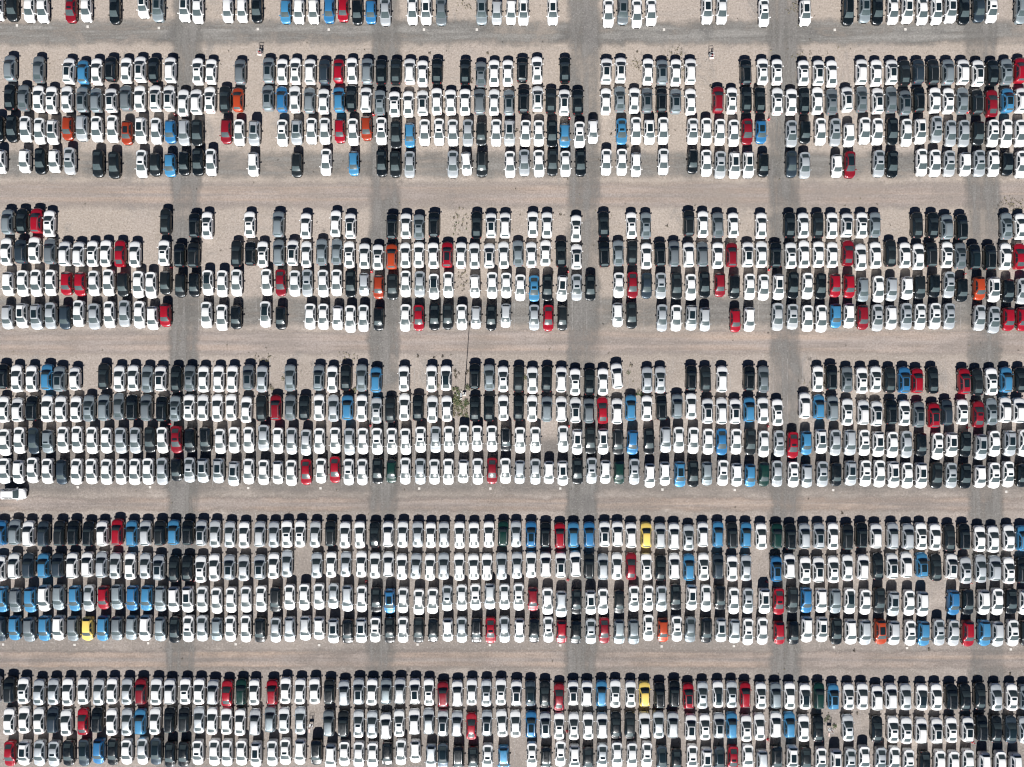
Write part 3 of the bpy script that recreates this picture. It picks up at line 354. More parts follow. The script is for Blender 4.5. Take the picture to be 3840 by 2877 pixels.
# ------------------------------------------------------------------ cars (front towards +y, origin on the ground)
# station: distance from the nose (0..1), roof line z, half width at the top edge, belt z, half width, as fractions of the half width
SHAPES = {
 's': dict(L=4.66, W=1.82, crown=0.035, st=[
   (0.000, 0.66, 0.50, 0.60, 0.64), (0.012, 0.75, 0.61, 0.67, 0.77), (0.035, 0.82, 0.70, 0.74, 0.88), (0.075, 0.87, 0.75, 0.79, 0.955),
   (0.14, 0.915, 0.78, 0.83, 0.99), (0.228, 0.96, 0.82, 0.88, 1.0), (0.238, 0.97, 0.83, 0.89, 1.0), (0.33, 1.205, 0.755, 0.91, 1.0), (0.424, 1.38, 0.675, 0.93, 1.0),
   (0.445, 1.41, 0.665, 0.935, 1.0), (0.53, 1.44, 0.655, 0.945, 1.0), (0.66, 1.42, 0.64, 0.96, 1.0), (0.735, 1.37, 0.625, 0.98, 1.0),
   (0.755, 1.335, 0.62, 0.985, 0.995), (0.825, 1.20, 0.62, 0.99, 0.99), (0.895, 1.08, 0.625, 1.00, 0.975), (0.91, 1.07, 0.65, 1.00, 0.965), (0.955, 1.055, 0.66, 0.97, 0.915),
   (0.982, 1.04, 0.62, 0.92, 0.83), (1.0, 0.86, 0.54, 0.80, 0.70)],
   ws=(0.238, 0.424), rw=(0.755, 0.895), side=(0.29, 0.84), sun1=(0.475, 0.555), sun2=(0.465, 0.70), gp=(0.435, 0.76), wheel=(0.20, 0.80), mirror=0.315, wr=0.33),
 'u': dict(L=4.50, W=1.86, crown=0.03, st=[
   (0.000, 0.64, 0.48, 0.58, 0.62), (0.012, 0.74, 0.60, 0.67, 0.77), (0.035, 0.82, 0.70, 0.75, 0.88), (0.075, 0.88, 0.75, 0.81, 0.96),
   (0.14, 0.95, 0.79, 0.89, 0.99), (0.222, 1.02, 0.83, 0.96, 1.0), (0.235, 1.04, 0.84, 0.97, 1.0), (0.315, 1.30, 0.765, 0.99, 1.0), (0.40, 1.47, 0.695, 1.0, 1.0),
   (0.42, 1.505, 0.685, 1.0, 1.0), (0.55, 1.55, 0.675, 1.01, 1.0), (0.75, 1.53, 0.665, 1.03, 1.0), (0.88, 1.48, 0.65, 1.04, 0.985),
   (0.90, 1.455, 0.645, 1.04, 0.975), (0.955, 1.18, 0.70, 1.05, 0.93), (0.97, 1.10, 0.72, 1.02, 0.90), (0.985, 1.02, 0.68, 0.92, 0.84), (1.0, 0.85, 0.60, 0.78, 0.74)],
   ws=(0.235, 0.40), rw=(0.903, 0.954), side=(0.29, 0.87), sun1=(0.46, 0.54), sun2=(0.445, 0.735), gp=(0.40, 0.88), wheel=(0.195, 0.80), mirror=0.30, wr=0.35),
 'h': dict(L=4.22, W=1.77, crown=0.03, st=[
   (0.000, 0.60, 0.46, 0.56, 0.62), (0.012, 0.70, 0.58, 0.63, 0.77), (0.035, 0.78, 0.68, 0.71, 0.88), (0.075, 0.85, 0.73, 0.78, 0.96),
   (0.14, 0.91, 0.78, 0.84, 0.99), (0.215, 0.98, 0.82, 0.91, 1.0), (0.228, 1.00, 0.83, 0.92, 1.0), (0.31, 1.235, 0.755, 0.94, 1.0), (0.39, 1.385, 0.68, 0.95, 1.0),
   (0.41, 1.42, 0.67, 0.95, 1.0), (0.55, 1.46, 0.66, 0.96, 1.0), (0.73, 1.435, 0.645, 0.98, 1.0), (0.85, 1.385, 0.63, 1.0, 0.985),
   (0.875, 1.37, 0.61, 1.0, 0.98), (0.95, 1.06, 0.68, 1.0, 0.93), (0.965, 1.0, 0.70, 0.96, 0.90), (0.982, 0.94, 0.66, 0.86, 0.84), (1.0, 0.80, 0.58, 0.74, 0.74)],
   ws=(0.228, 0.39), rw=(0.878, 0.948), side=(0.29, 0.84), sun1=(0.45, 0.51), sun2=(0.435, 0.70), gp=(0.405, 0.85), wheel=(0.195, 0.81), mirror=0.305, wr=0.31),
}

class Piece:
    """faces of one part: vertices, polygons, material slot key of each polygon"""
    def __init__(s): s.v, s.f, s.k = [], [], []
    def quad(s, pts, key):
        i = len(s.v); s.v += [tuple(p) for p in pts]; s.f.append(tuple(range(i, i + len(pts)))); s.k.append(key)
    def grid(s, rows, key, flip=False):
        i = len(s.v); n = len(rows[0])
        for r in rows: s.v += [tuple(p) for p in r]
        for a in range(len(rows) - 1):
            for b in range(n - 1):
                q = (i + a * n + b, i + a * n + b + 1, i + (a + 1) * n + b + 1, i + (a + 1) * n + b)
                s.f.append(q[::-1] if flip else q); s.k.append(key)
    def box(s, c, h, key, taper=1.0):
        i = len(s.v)
        for z, t in ((-1, 1.0), (1, taper)):
            for x, y in ((-1, -1), (1, -1), (1, 1), (-1, 1)):
                s.v.append((c[0] + x * h[0] * t, c[1] + y * h[1] * t, c[2] + z * h[2]))
        for q in ((0, 3, 2, 1), (4, 5, 6, 7), (0, 1, 5, 4), (1, 2, 6, 5), (2, 3, 7, 6), (3, 0, 4, 7)):
            s.f.append(tuple(i + k for k in q)); s.k.append(key)
    def tube(s, c, r0, r1, x0, x1, n, key, capkey=None):
        """disc or drum lying along x"""
        i = len(s.v)
        for x, r in ((x0, r0), (x1, r1)):
            for k in range(n):
                a = 2 * math.pi * k / n; s.v.append((x, c[0] + r * math.cos(a), c[1] + r * math.sin(a)))
        for k in range(n):
            k2 = (k + 1) % n
            s.f.append((i + k, i + k2, i + n + k2, i + n + k)); s.k.append(key)
        s.f.append(tuple(i + n + k for k in range(n))); s.k.append(capkey or key)
        s.f.append(tuple(i + k for k in reversed(range(n)))); s.k.append(key)

def lerp(a, b, t): return a + (b - a) * t

class Shape:
    def __init__(s, d):
        s.d = d; s.st = d['st']; s.L = d['L']; s.hw = d['W'] / 2
    def at(s, u):
        st = s.st
        for a, b in zip(st, st[1:]):
            if a[0] <= u <= b[0]:
                t = (u - a[0]) / (b[0] - a[0]); return [lerp(p, q, t) for p, q in zip(a, b)]
        return list(st[-1])
    def ring(s, u, bow=0.0):
        """half section from the roof centre to the sill: list of (x, z)"""
        _, zt, wt, zb, w = s.at(u); hw = s.hw; cr = s.d['crown']
        wb = min(w * 0.985, w)
        zs = zt - cr - 0.015
        zm = min(0.62, zb - 0.06)
        return [(0, zt), (wt * hw * 0.5, zt - cr * 0.25), (wt * hw * 0.82, zt - cr * 0.62), (wt * hw, zs - 0.01), (lerp(wt, wb, 0.10) * hw, lerp(zs, zb, 0.14)),
                (lerp(wt, wb, 0.9) * hw, lerp(zs, zb, 0.9)), (wb * hw, zb - 0.015), (w * hw, zm), (w * hw * 0.985, 0.36), (w * hw * 0.95, 0.22)]
    def y(s, u): return s.L * (0.5 - u)
    def pt(s, u, frac, lift=0.0):
        """point on the upper surface: frac 0 centre .. 1 top edge"""
        _, zt, wt, zb, w = s.at(u); hw = s.hw; cr = s.d['crown']
        x = wt * hw * frac
        return Vector((x, s.y(u), zt - cr * abs(frac) ** 1.7 + lift))

def build_shape(key):
    d = SHAPES[key]; sh = Shape(d); hw = sh.hw; P = {}
    us = []
    for a, b in zip(d['st'], d['st'][1:]):
        us.append(a[0])
        if b[0] - a[0] > 0.08: us += [lerp(a[0], b[0], 0.5)]
    us.append(1.0)
    body = Piece(); rows = []
    for u in us:
        r = sh.ring(u); y = sh.y(u)
        # the nose, tail, hood edge and screens bow forwards / backwards in plan
        pts = []
        for x, z in r:
            k = (x / hw) ** 2
            dy = 0.0
            if u < 0.10: dy = -0.27 * k * (1 - u / 0.10)
            if u > 0.93: dy = 0.17 * k * (u - 0.93) / 0.07
            if 0.2 < u < 0.45: dy = -0.10 * k
            if 0.70 < u <= 0.93 and key == 's': dy = 0.06 * k
            pts.append((x, y + dy, z))
        rows.append([(-x, yy, z) for x, yy, z in pts[:0:-1]] + pts)
    sh.us, sh.rows = us, rows
    body.grid(rows, 'paint')
    n = len(rows[0])
    body.quad(rows[0], 'paint'); body.quad(rows[-1][::-1], 'paint')
    # dark floor so nothing shows through underneath, bumper grille and door seams
    i0 = [r[0] for r in rows]; i1 = [r[-1] for r in rows]
    body.grid([[a, b] for a, b in zip(i0, i1)], 'trim', True)
    body.box((0, sh.L / 2 - 0.012, 0.42), (0.42, 0.02, 0.09), 'trim')
    P['body'] = [body]

    def bow(u, x):
        k = (x / hw) ** 2
        if 0.2 < u < 0.45: return -0.10 * k
        if 0.70 < u <= 0.93 and key == 's': return 0.06 * k
        return 0.0
    def panel(u0, u1, f0, f1, fr, keyname, lift=0.012, nu=2, nf=4):
        p = Piece(); rr = []
        for a in range(nu + 1):
            t = a / nu; u = lerp(u0, u1, t); row = []
            for b in range(-nf, nf + 1):
                q = sh.pt(u, lerp(f0, f1, t) * b / nf, lift); q.y += bow(u, q.x); row.append(q)
            rr.append(row)
        p.grid(rr, keyname)
        return p
    w0, w1 = d['ws']; P['windshield'] = [panel(w0 + 0.002, w1 + 0.004, 0.955, 0.955, 0, 'glass', 0.016, 4, 5)]
    r0, r1 = d['rw']; P['rear_window'] = [panel(r0 - 0.006, r1 - 0.004, 0.95, 0.97, 0, 'glass', 0.018, 4, 4)]
    P['roof_small'] = [panel(*d['sun1'], 0.66, 0.66, 0, 'roofglass', 0.024, 3, 4)]
    P['roof_long'] = [panel(*d['sun2'], 0.70, 0.70, 0, 'roofglass', 0.032, 8, 4)]
    P['roof_glass'] = [panel(*d['gp'], 0.86, 0.84, 0, 'roofglass', 0.03, 8, 5)]
    sides = []
    for sg in (1, -1):
        p = Piece(); rr = []; a, b = d['side']; NU = 10
        for k in range(NU + 1):
            t = k / NU; u = lerp(a, b, t); r = sh.ring(u)
            (xt, zt), (xb, zb) = r[4], r[5]
            # tapers to a point at both ends like a day-light opening
            f = min(1.0, t / 0.30, (1 - t) / 0.22); f = max(f, 0.06)
            top = lerp(0.88, 0.04, f); bot = 0.90
            row = []
            for q in (top, lerp(top, bot, 0.5), bot):
                row.append((sg * (lerp(xt, xb, q) + 0.012), sh.y(u) + bow(u, xb), lerp(zt, zb, q) + 0.004))
            rr.append(row)
        p.grid(rr, 'sideglass', sg < 0); sides.append(p)
        um = lerp(a, b, 0.52); r = sh.ring(um); (xt, zt), (xb, zb) = r[4], r[5]
        q = [(sg * (lerp(xt, xb, t) + 0.018), sh.y(um) + s_ * 0.035, lerp(zt, zb, t) + 0.006) for t, s_ in ((0.02, -1), (0.02, 1), (0.92, 1), (0.92, -1))]
        body.quad(q if sg < 0 else q[::-1], 'paint')
    P['side_window'] = sides
    P['wing_mirror'] = []
    for sg in (1, -1):
        p = Piece(); r = sh.ring(d['mirror']); p.box((sg * (r[6][0] + 0.13), sh.y(d['mirror']) + 0.02, r[6][1] + 0.04), (0.115, 0.055, 0.07), 'paint', 0.8)
        p.box((sg * (r[6][0] + 0.03), sh.y(d['mirror']), r[6][1] + 0.02), (0.05, 0.03, 0.03), 'trim'); P['wing_mirror'].append(p)
    P['wheel'] = []
    for u in d['wheel']:
        for sg in (1, -1):
            p = Piece(); x1 = sg * (hw + 0.012); x0 = sg * (hw - 0.2); wr = d['wr']
            p.tube((sh.y(u), wr), wr, wr, x0, x1, 14, 'tyre'); p.tube((sh.y(u), wr), wr * 0.66, wr * 0.60, x1 - sg * 0.02, x1 + sg * 0.008, 10, 'rim')
            P['wheel'].append(p)
    def strip(ua, ub, i, j, keyname, off, bump=0.012):
        out = []
        for sg in (1, -1):
            p = Piece(); rr = []
            for k in range(4):
                u = lerp(ua, ub, k / 3); r = sh.ring(u); y = sh.y(u); row = []
                for t in (0.15, 0.85):
                    x = lerp(r[i][0], r[j][0], t); z = lerp(r[i][1], r[j][1], t); kk = (x / hw) ** 2
                    dy = (-0.27 * kk * (1 - u / 0.10) if u < 0.10 else 0.0) + (0.17 * kk * (u - 0.93) / 0.07 if u > 0.93 else 0.0)
                    row.append((sg * (x + bump * 0.7), y + dy + off, z + bump))
                rr.append(row)
            p.grid(rr, keyname, sg < 0); out.append(p)
        return out
    P['headlight'] = strip(0.014, 0.085, 4, 6, 'lamp', 0.006)
    P['tail_light'] = strip(0.955, 0.992, 3, 6, 'tail', -0.006)
    if key == 'u':
        P['roof_rail'] = []
        for sg in (1, -1):
            p = Piece(); rr = []
            for k in range(9):
                u = lerp(0.42, 0.85, k / 8); q = sh.pt(u, 0.93); e = 0.0 if k in (0, 8) else 0.05
                rr.append([(sg * (q.x - 0.025), q.y, q.z), (sg * (q.x - 0.02), q.y, q.z + 0.012 + e), (sg * (q.x + 0.02), q.y, q.z + 0.012 + e), (sg * (q.x + 0.025), q.y, q.z)])
            p.grid(rr, 'rail', sg < 0); P['roof_rail'].append(p)
    return P, sh

PIECES = {}; FORM = {}
for k_ in SHAPES: PIECES[k_], FORM[k_] = build_shape(k_)
KEYMAT = {'glass': M_GLASS, 'sideglass': M_SIDE, 'roofglass': M_ROOFGLASS, 'tyre': M_TYRE, 'rim': M_RIM, 'lamp': M_LAMP, 'tail': M_TAIL, 'rail': M_RAIL, 'trim': M_TRIM}
ROOF = {'1': ('roof_small', 'sunroof'), '2': ('roof_long', 'sunroof'), 'p': ('roof_glass', 'glass_roof')}

def parts_of(kind, roof):
    """(part name, piece) for every part that a car of this kind has"""
    out = []
    for nm, ps in PIECES[kind].items():
        if nm.startswith('roof_') and nm != 'roof_rail':
            if roof and ROOF[roof][0] == nm: out += [(ROOF[roof][1], p, (nm, 0)) for p in ps]
            continue
        if nm == 'roof_rail' and roof == 'p': continue
        out += [(nm, p, (nm, i)) for i, p in enumerate(ps)]
    return out

MESHES = {}
def part_mesh(kind, pid, piece, name, paintkey):
    uses = 'paint' in piece.k
    k = (kind, pid, paintkey if uses else '')
    if k not in MESHES:
        me = bpy.data.meshes.new(name); me.from_pydata(piece.v, [], piece.f); me.update()
        keys = sorted(set(piece.k), key=lambda q: q != 'paint')
        for q in keys: me.materials.append(PAINT[paintkey] if q == 'paint' else KEYMAT[q])
        me.polygons.foreach_set('material_index', [keys.index(q) for q in piece.k])
        me.polygons.foreach_set('use_smooth', [True] * len(piece.f)); me.set_sharp_from_angle(angle=math.radians(38)); me.update()
        MESHES[k] = me
    return MESHES[k]

# ------------------------------------------------------------------ read the rows
class Car: pass
CARS = []
for ri, (rn, oy, face, tiles) in enumerate(ROWS):
    row = []
    for ti, s_ in enumerate(tiles):
        for tok in s_.split():
            x, y, code = tok.split(',')
            c = Car(); c.row = ri; c.face = face
            c.px = float(x) / 2.3042 + 960 * ti; c.py = float(y) / 2.3042 + oy
            c.turn = 0.0
            if 'r' in code: code, t_ = code.split('r'); c.turn = float(t_)
            c.paint, c.kind = code[0], code[1]; c.roof = code[2] if len(code) > 2 else ''
            row.append(c)
    row.sort(key=lambda c: c.px)
    for a, b in zip(row, row[1:]):
        if b.px > 3770 and b.px - a.px < 50: b.px = a.px + 53
    for a, b in zip(row[::-1][1:], row[::-1]):
        if a.px < 40 and b.px - a.px < 50: a.px = b.px - 53
    for i, c in enumerate(row): c.i = i; c.n = len(row)
    CARS += row
# the one car that stands across the lane at the left
c = Car(); c.row = -1; c.face = 1; c.px, c.py = 97 / 2.3042, 1222 / 2.3042 + 1325; c.turn = -90.0; c.paint, c.kind, c.roof = 'W', 'u', ''; c.i = 0; c.n = 1
CARS.append(c); CROSS = c
for c in CARS:
    sh = FORM[c.kind]; zr = sh.at(0.55)[1]
    c.x = gx(c.px, zr) * 1.0024
    c.y = gy(c.py, 0.75) if c.row >= 0 else gy(c.py, zr)
    c.rot = (0.0 if c.face > 0 else math.pi) + math.radians(c.turn + (RNG.gauss(0, 0.8) if c.row >= 0 else 0.0))
    alt = {'W': ('V', .25), 'B': ('b', .35), 'R': ('r', .4), 'K': ('k', .35), 'G': ('g', .4), 'S': ('v', .3), 'O': ('o', .5)}.get(c.paint)
    c.paintkey = alt[0] if alt and RNG.random() < alt[1] else c.paint
    c.sx, c.sy, c.sz = (1 + max(-.035, min(.035, RNG.gauss(0, .015))), 1 + max(-.045, min(.045, RNG.gauss(0, .02))), 1 + max(-.04, min(.04, RNG.gauss(0, .02))))

# ------------------------------------------------------------------ how large each car shows: hull of its projection, cut to the frame
def hull(pts):
    pts = sorted(set(pts))
    def half(seq):
        h = []
        for p in seq:
            while len(h) > 1 and (h[-1][0] - h[-2][0]) * (p[1] - h[-2][1]) - (h[-1][1] - h[-2][1]) * (p[0] - h[-2][0]) <= 0: h.pop()
            h.append(p)
        return h[:-1]
    return half(pts) + half(pts[::-1])
def clip(poly, ax, lim, sg):
    out = []
    for a, b in zip(poly, poly[1:] + poly[:1]):
        ia, ib = sg * a[ax] <= sg * lim, sg * b[ax] <= sg * lim
        if ia: out.append(a)
        if ia != ib:
            t = (lim - a[ax]) / (b[ax] - a[ax]); out.append((a[0] + t * (b[0] - a[0]), a[1] + t * (b[1] - a[1])))
    return out
OUT = {k: np.array([p for r in FORM[k].rows for p in r]) for k in SHAPES}
def shown(c):
    v = OUT[c.kind]; ca, sa = math.cos(c.rot), math.sin(c.rot)
    X = c.x + v[:, 0] * ca - v[:, 1] * sa; Y = c.y + v[:, 0] * sa + v[:, 1] * ca; f = H / (H - v[:, 2]) / S
    poly = hull([(round(a, 2), round(b, 2)) for a, b in zip(X * f, Y * f)])
    for ax, lim, sg in ((0, PW / 2, 1), (0, -PW / 2, -1), (1, PH / 2, 1), (1, -PH / 2, -1)):
        poly = clip(poly, ax, lim, sg)
        if len(poly) < 3: return 0.0
    return abs(sum(a[0] * b[1] - b[0] * a[1] for a, b in zip(poly, poly[1:] + poly[:1]))) / 2
for c in CARS: c.area = shown(c)
CARS = [c for c in CARS if c.area > 60]
ranked = sorted(CARS, key=lambda c: -c.area)
OWN = set(id(c) for c in ranked[:300]) | {id(CROSS)}
if len(OWN) > 300: OWN.discard(id(ranked[299]))

# ------------------------------------------------------------------ labels
CN = {'W': 'white', 'S': 'silver', 'G': 'grey', 'D': 'slate grey', 'K': 'black', 'B': 'blue', 'R': 'red', 'O': 'orange', 'Y': 'yellow', 'E': 'dark green'}
KN = {'s': 'sedan', 'u': 'SUV', 'h': 'hatchback'}
ORD = ['first', 'second', 'third', 'fourth', 'fifth', 'sixth', 'seventh', 'eighth', 'ninth', 'tenth', 'eleventh', 'twelfth', 'thirteenth', 'fourteenth', 'fifteenth', 'sixteenth', 'seventeenth', 'eighteenth', 'nineteenth', 'twentieth']
def ordn(k):
    if k < 20: return ORD[k]
    k += 1; t = {1: 'st', 2: 'nd', 3: 'rd'}.get(k % 10, 'th') if k not in (11, 12, 13) else 'th'
    return '%d%s' % (k, t)
def what(c, roof=True):
    s = '%s %s' % (CN[c.paint], KN[c.kind])
    if roof and c.roof == '1': s += ' with small sunroof'
    if roof and c.roof == '2': s += ' with long sunroof'
    if roof and c.roof == 'p': s += ' with glass roof'
    return s
rows_ = {}
for c in CARS: rows_.setdefault(c.row, []).append(c)
for r in rows_.values(): r.sort(key=lambda c: c.px)
def art(s): return ('an ' if s[0] in 'aeiou' else 'a ') + s
USED = {}
def label_of(c):
    if c.row < 0: return 'white SUV parked crosswise in the lane, at right angles to the rows'
    R = rows_[c.row]; i = R.index(c); rn = '%s row down' % ordn(c.row)
    same = [q for q in R if what(q) == what(c)]; col_ = [q for q in R if q.paint == c.paint]; ck = [q for q in R if what(q, 0) == what(c, 0)]
    if len(col_) == 1: return 'only %s car in the %s, %s' % (CN[c.paint], rn, art(KN[c.kind]))
    if len(same) == 1 and c.roof: return 'only %s in the %s' % (what(c), rn)
    if len(ck) == 1: return 'only %s in the %s' % (what(c, 0), rn)
    if i == 0: return '%s at the left end of the %s' % (what(c), rn)
    if i == len(R) - 1: return '%s at the right end of the %s' % (what(c), rn)
    nb = lambda q: CN[q.paint]
    a, b = R[i - 1], R[i + 1]
    close = a.px > c.px - 75 and b.px < c.px + 75
    if close:
        key = (what(c), nb(a), nb(b))
        if sum(1 for p, q, r in zip(R, R[1:], R[2:]) if (what(q), nb(p), nb(r)) == key) == 1:
            s = '%s between %s and %s cars, %s' % (what(c), nb(a), nb(b), rn)
            if len(s.split()) <= 16: return s
    k = same.index(c); kr = len(same) - 1 - k
    if c.roof and min(k, kr) < 12:
        if k <= kr: return '%s, %s such from the left in %s' % (what(c), ordn(k), rn)
        return '%s, %s such from the right in %s' % (what(c), ordn(kr), rn)
    k = i; kr = len(R) - 1 - i
    if k <= kr: return '%s, %s car from the left in the %s' % (what(c, 0), ordn(k), rn)
    return '%s, %s car from the right in the %s' % (what(c, 0), ordn(kr), rn)

# ------------------------------------------------------------------ place the cars that stand as things of their own
def place_car(c):
    root = bpy.data.objects.new('parked_car', None); root.empty_display_size = 0.3; col.objects.link(root)
    root.location = (c.x, c.y, 0.0); root.rotation_euler = (0, 0, c.rot); root.scale = (c.sx, c.sy, c.sz)
    root['label'] = label_of(c); root['category'] = KN[c.kind]; root['group'] = 'cars parked in rows' if c.row >= 0 else 'cars parked in the lane'
    for nm, piece, pid in parts_of(c.kind, c.roof):
        o = bpy.data.objects.new(nm, part_mesh(c.kind, pid, piece, nm, c.paintkey)); col.objects.link(o); o.parent = root
for c in CARS:
    if id(c) in OWN: place_car(c)

# the many more cars of the yard, one mass
def mass_mesh(cars):
    mats = list(PAINT.items()) + list(KEYMAT.items()); idx = {k: i for i, (k, _) in enumerate(mats)}
    cache = {}
    def flatcar(kind, roof):
        if (kind, roof) not in cache:
            V, LO, LT, K, n = [], [], [], [], 0
            for nm, p, pid in parts_of(kind, roof):
                V += p.v
                for f, k in zip(p.f, p.k): LO += [n + q for q in f]; LT.append(len(f)); K.append(k)
                n += len(p.v)
            cache[(kind, roof)] = (np.array(V, dtype=np.float64), np.array(LO, dtype=np.int64), np.array(LT, dtype=np.int64), np.array([-1 if k == 'paint' else idx[k] for k in K], dtype=np.int64))
        return cache[(kind, roof)]
    vs, los, lts, ms, n = [], [], [], [], 0
    for c in cars:
        V, LO, LT, K = flatcar(c.kind, c.roof); ca, sa = math.cos(c.rot), math.sin(c.rot)
        V = V * np.array([c.sx, c.sy, c.sz]); W = np.empty_like(V); W[:, 0] = c.x + V[:, 0] * ca - V[:, 1] * sa; W[:, 1] = c.y + V[:, 0] * sa + V[:, 1] * ca; W[:, 2] = V[:, 2]
        vs.append(W); los.append(LO + n); lts.append(LT); ms.append(np.where(K < 0, idx[c.paintkey], K)); n += len(V)
    V = np.concatenate(vs); LO = np.concatenate(los); LT = np.concatenate(lts); MI = np.concatenate(ms)
    me = bpy.data.meshes.new('parked_cars'); me.vertices.add(len(V)); me.vertices.foreach_set('co', V.ravel().astype(np.float32))
    me.loops.add(len(LO)); me.loops.foreach_set('vertex_index', LO.astype(np.int32))
    me.polygons.add(len(LT)); me.polygons.foreach_set('loop_start', (np.cumsum(LT) - LT).astype(np.int32)); 
    for k, m in mats: me.materials.append(m)
    me.polygons.foreach_set('material_index', MI.astype(np.int32)); me.polygons.foreach_set('use_smooth', np.ones(len(LT), dtype=bool))
    me.update(calc_edges=True); me.validate()
    me.set_sharp_from_angle(angle=math.radians(38))
    return me
rest = [c for c in CARS if id(c) not in OWN]
o = bpy.data.objects.new('parked_cars', mass_mesh(rest)); col.objects.link(o)
o['kind'] = 'stuff'; o['label'] = 'the many other cars parked close together in long rows across the yard'; o['category'] = 'cars'
print('cars', len(CARS), 'own', len(OWN), 'mass', len(rest))

# ------------------------------------------------------------------ small things of the yard
def single(name, piece, mats, parent=None):
    me = bpy.data.meshes.new(name); me.from_pydata(piece.v, [], piece.f); me.update()
    keys = sorted(set(piece.k))
    for q in keys: me.materials.append(mats[q])
    me.polygons.foreach_set('material_index', [keys.index(q) for q in piece.k]); me.update()
    o = bpy.data.objects.new(name, me); col.objects.link(o); o.parent = parent
    return o
M_CONE = flat('cone_plastic', (0.55, 0.02, 0.03), 0.5)
M_CONEW = flat('cone_band', (0.75, 0.72, 0.70), 0.5)
M_STEEL = flat('galvanised_steel', (0.50, 0.51, 0.51), 0.5, 0.3)
M_BOARD = flat('faded_board', (0.62, 0.48, 0.43), 0.8)
M_REDCAN = flat('red_cylinder', (0.35, 0.012, 0.012), 0.35, 0.0, 0.4)
M_CONC = flat('pale_concrete', (0.60, 0.57, 0.53), 0.9)
M_DARK = flat('dark_steel', (0.05, 0.05, 0.05), 0.5, 0.4)
M_POLE = flat('pole_steel', (0.55, 0.56, 0.56), 0.45, 0.4)

def cylinder(p, c, r0, r1, z0, z1, n, key):
    i = len(p.v)
    for z, r in ((z0, r0), (z1, r1)):
        for k in range(n): a = 2 * math.pi * k / n; p.v.append((c[0] + r * math.cos(a), c[1] + r * math.sin(a), z))
    for k in range(n):
        k2 = (k + 1) % n; p.f.append((i + k, i + k2, i + n + k2, i + n + k)); p.k.append(key)
    p.f.append(tuple(i + n + k for k in range(n))); p.k.append(key)
    p.f.append(tuple(i + k for k in reversed(range(n)))); p.k.append(key)

# traffic cones between the middle rows of each block
cb = Piece(); cb.box((0, 0, 0.03), (0.2, 0.2, 0.03), 'a')
cc = Piece(); cylinder(cc, (0, 0), 0.155, 0.115, 0.06, 0.28, 12, 'a'); cylinder(cc, (0, 0), 0.115, 0.085, 0.28, 0.42, 12, 'b'); cylinder(cc, (0, 0), 0.085, 0.03, 0.42, 0.70, 12, 'a')
CONES = [(1, (655, 429), (1399, 429), (2135, 443), (2885, 446), (3632, 419)), (5, (642, 1004), (1392, 1018), (2130, 1018), (2886, 1011), (3619, 1027)),
         (9, (634, 1590), (1387, 1596), (2133, 1599), (2882, 1598), (3632, 1604)), (13, (729, 2178), (1372, 2182), (2130, 2176), (2877, 2183), (3642, 2186)),
         (17, (2127, 2745), (2882, 2776), (3652, 2786))]
first = None
for rk, *pts in CONES:
    for k, (px, py) in enumerate(pts):
        root = bpy.data.objects.new('traffic_cone', None); root.empty_display_size = 0.2; col.objects.link(root)
        root.location = (gx(px, .3), gy(py, .3), 0.0); root.rotation_euler = (0, 0, RNG.uniform(0, 1.5))
        root['label'] = 'red traffic cone between the %s and %s rows down, %s from the left' % (ordn(rk + 1), ordn(rk + 2), ordn(k))
        root['category'] = 'traffic cone'; root['group'] = 'traffic cones between the middle rows'
        if first is None: first = (single('base', cb, {'a': M_CONE}, root), single('cone', cc, {'a': M_CONE, 'b': M_CONEW}, root))
        else:
            for q in first: o = q.copy(); col.objects.link(o); o.parent = root

# pale concrete markers set in the lanes in front of the rows
mk = Piece(); mk.box((0, 0, 0.02), (0.21, 0.21, 0.02), 'a', 0.95); mk0 = None
for rk, pts in ((0, ((64, 95), (329, 100), (596, 105), (967, 109), (1233, 111), (1590, 111), (1788, 111), (2490, 111), (3130, 112), (3395, 110))),
                (12, ((292, 1827), (563, 1827), (931, 1830), (1202, 1831), (1572, 1832), (1839, 1832), (2101, 1832), (2484, 1836), (2755, 1837), (3124, 1838), (3773, 1844))),
                (16, ((12, 2417), (280, 2418), (556, 2412), (884, 2416), (1197, 2419), (1566, 2417), (1837, 2419), (2101, 2420), (2481, 2424), (2752, 2423), (3127, 2427), (3401, 2430), (3790, 2435)))):
    for px, py in pts:
        if mk0 is None: o = mk0 = single('ground_marker', mk, {'a': M_CONC})
        else: o = mk0.copy(); col.objects.link(o)
        o.location = (gx(px), gy(py), 0.0); o.rotation_euler = (0, 0, RNG.uniform(-.1, .1))
        o['label'] = 'small pale concrete square set in the lane in front of the %s row down' % ordn(rk)
        o['category'] = 'marker'; o['group'] = 'pale ground markers in front of the %s row' % ordn(rk)

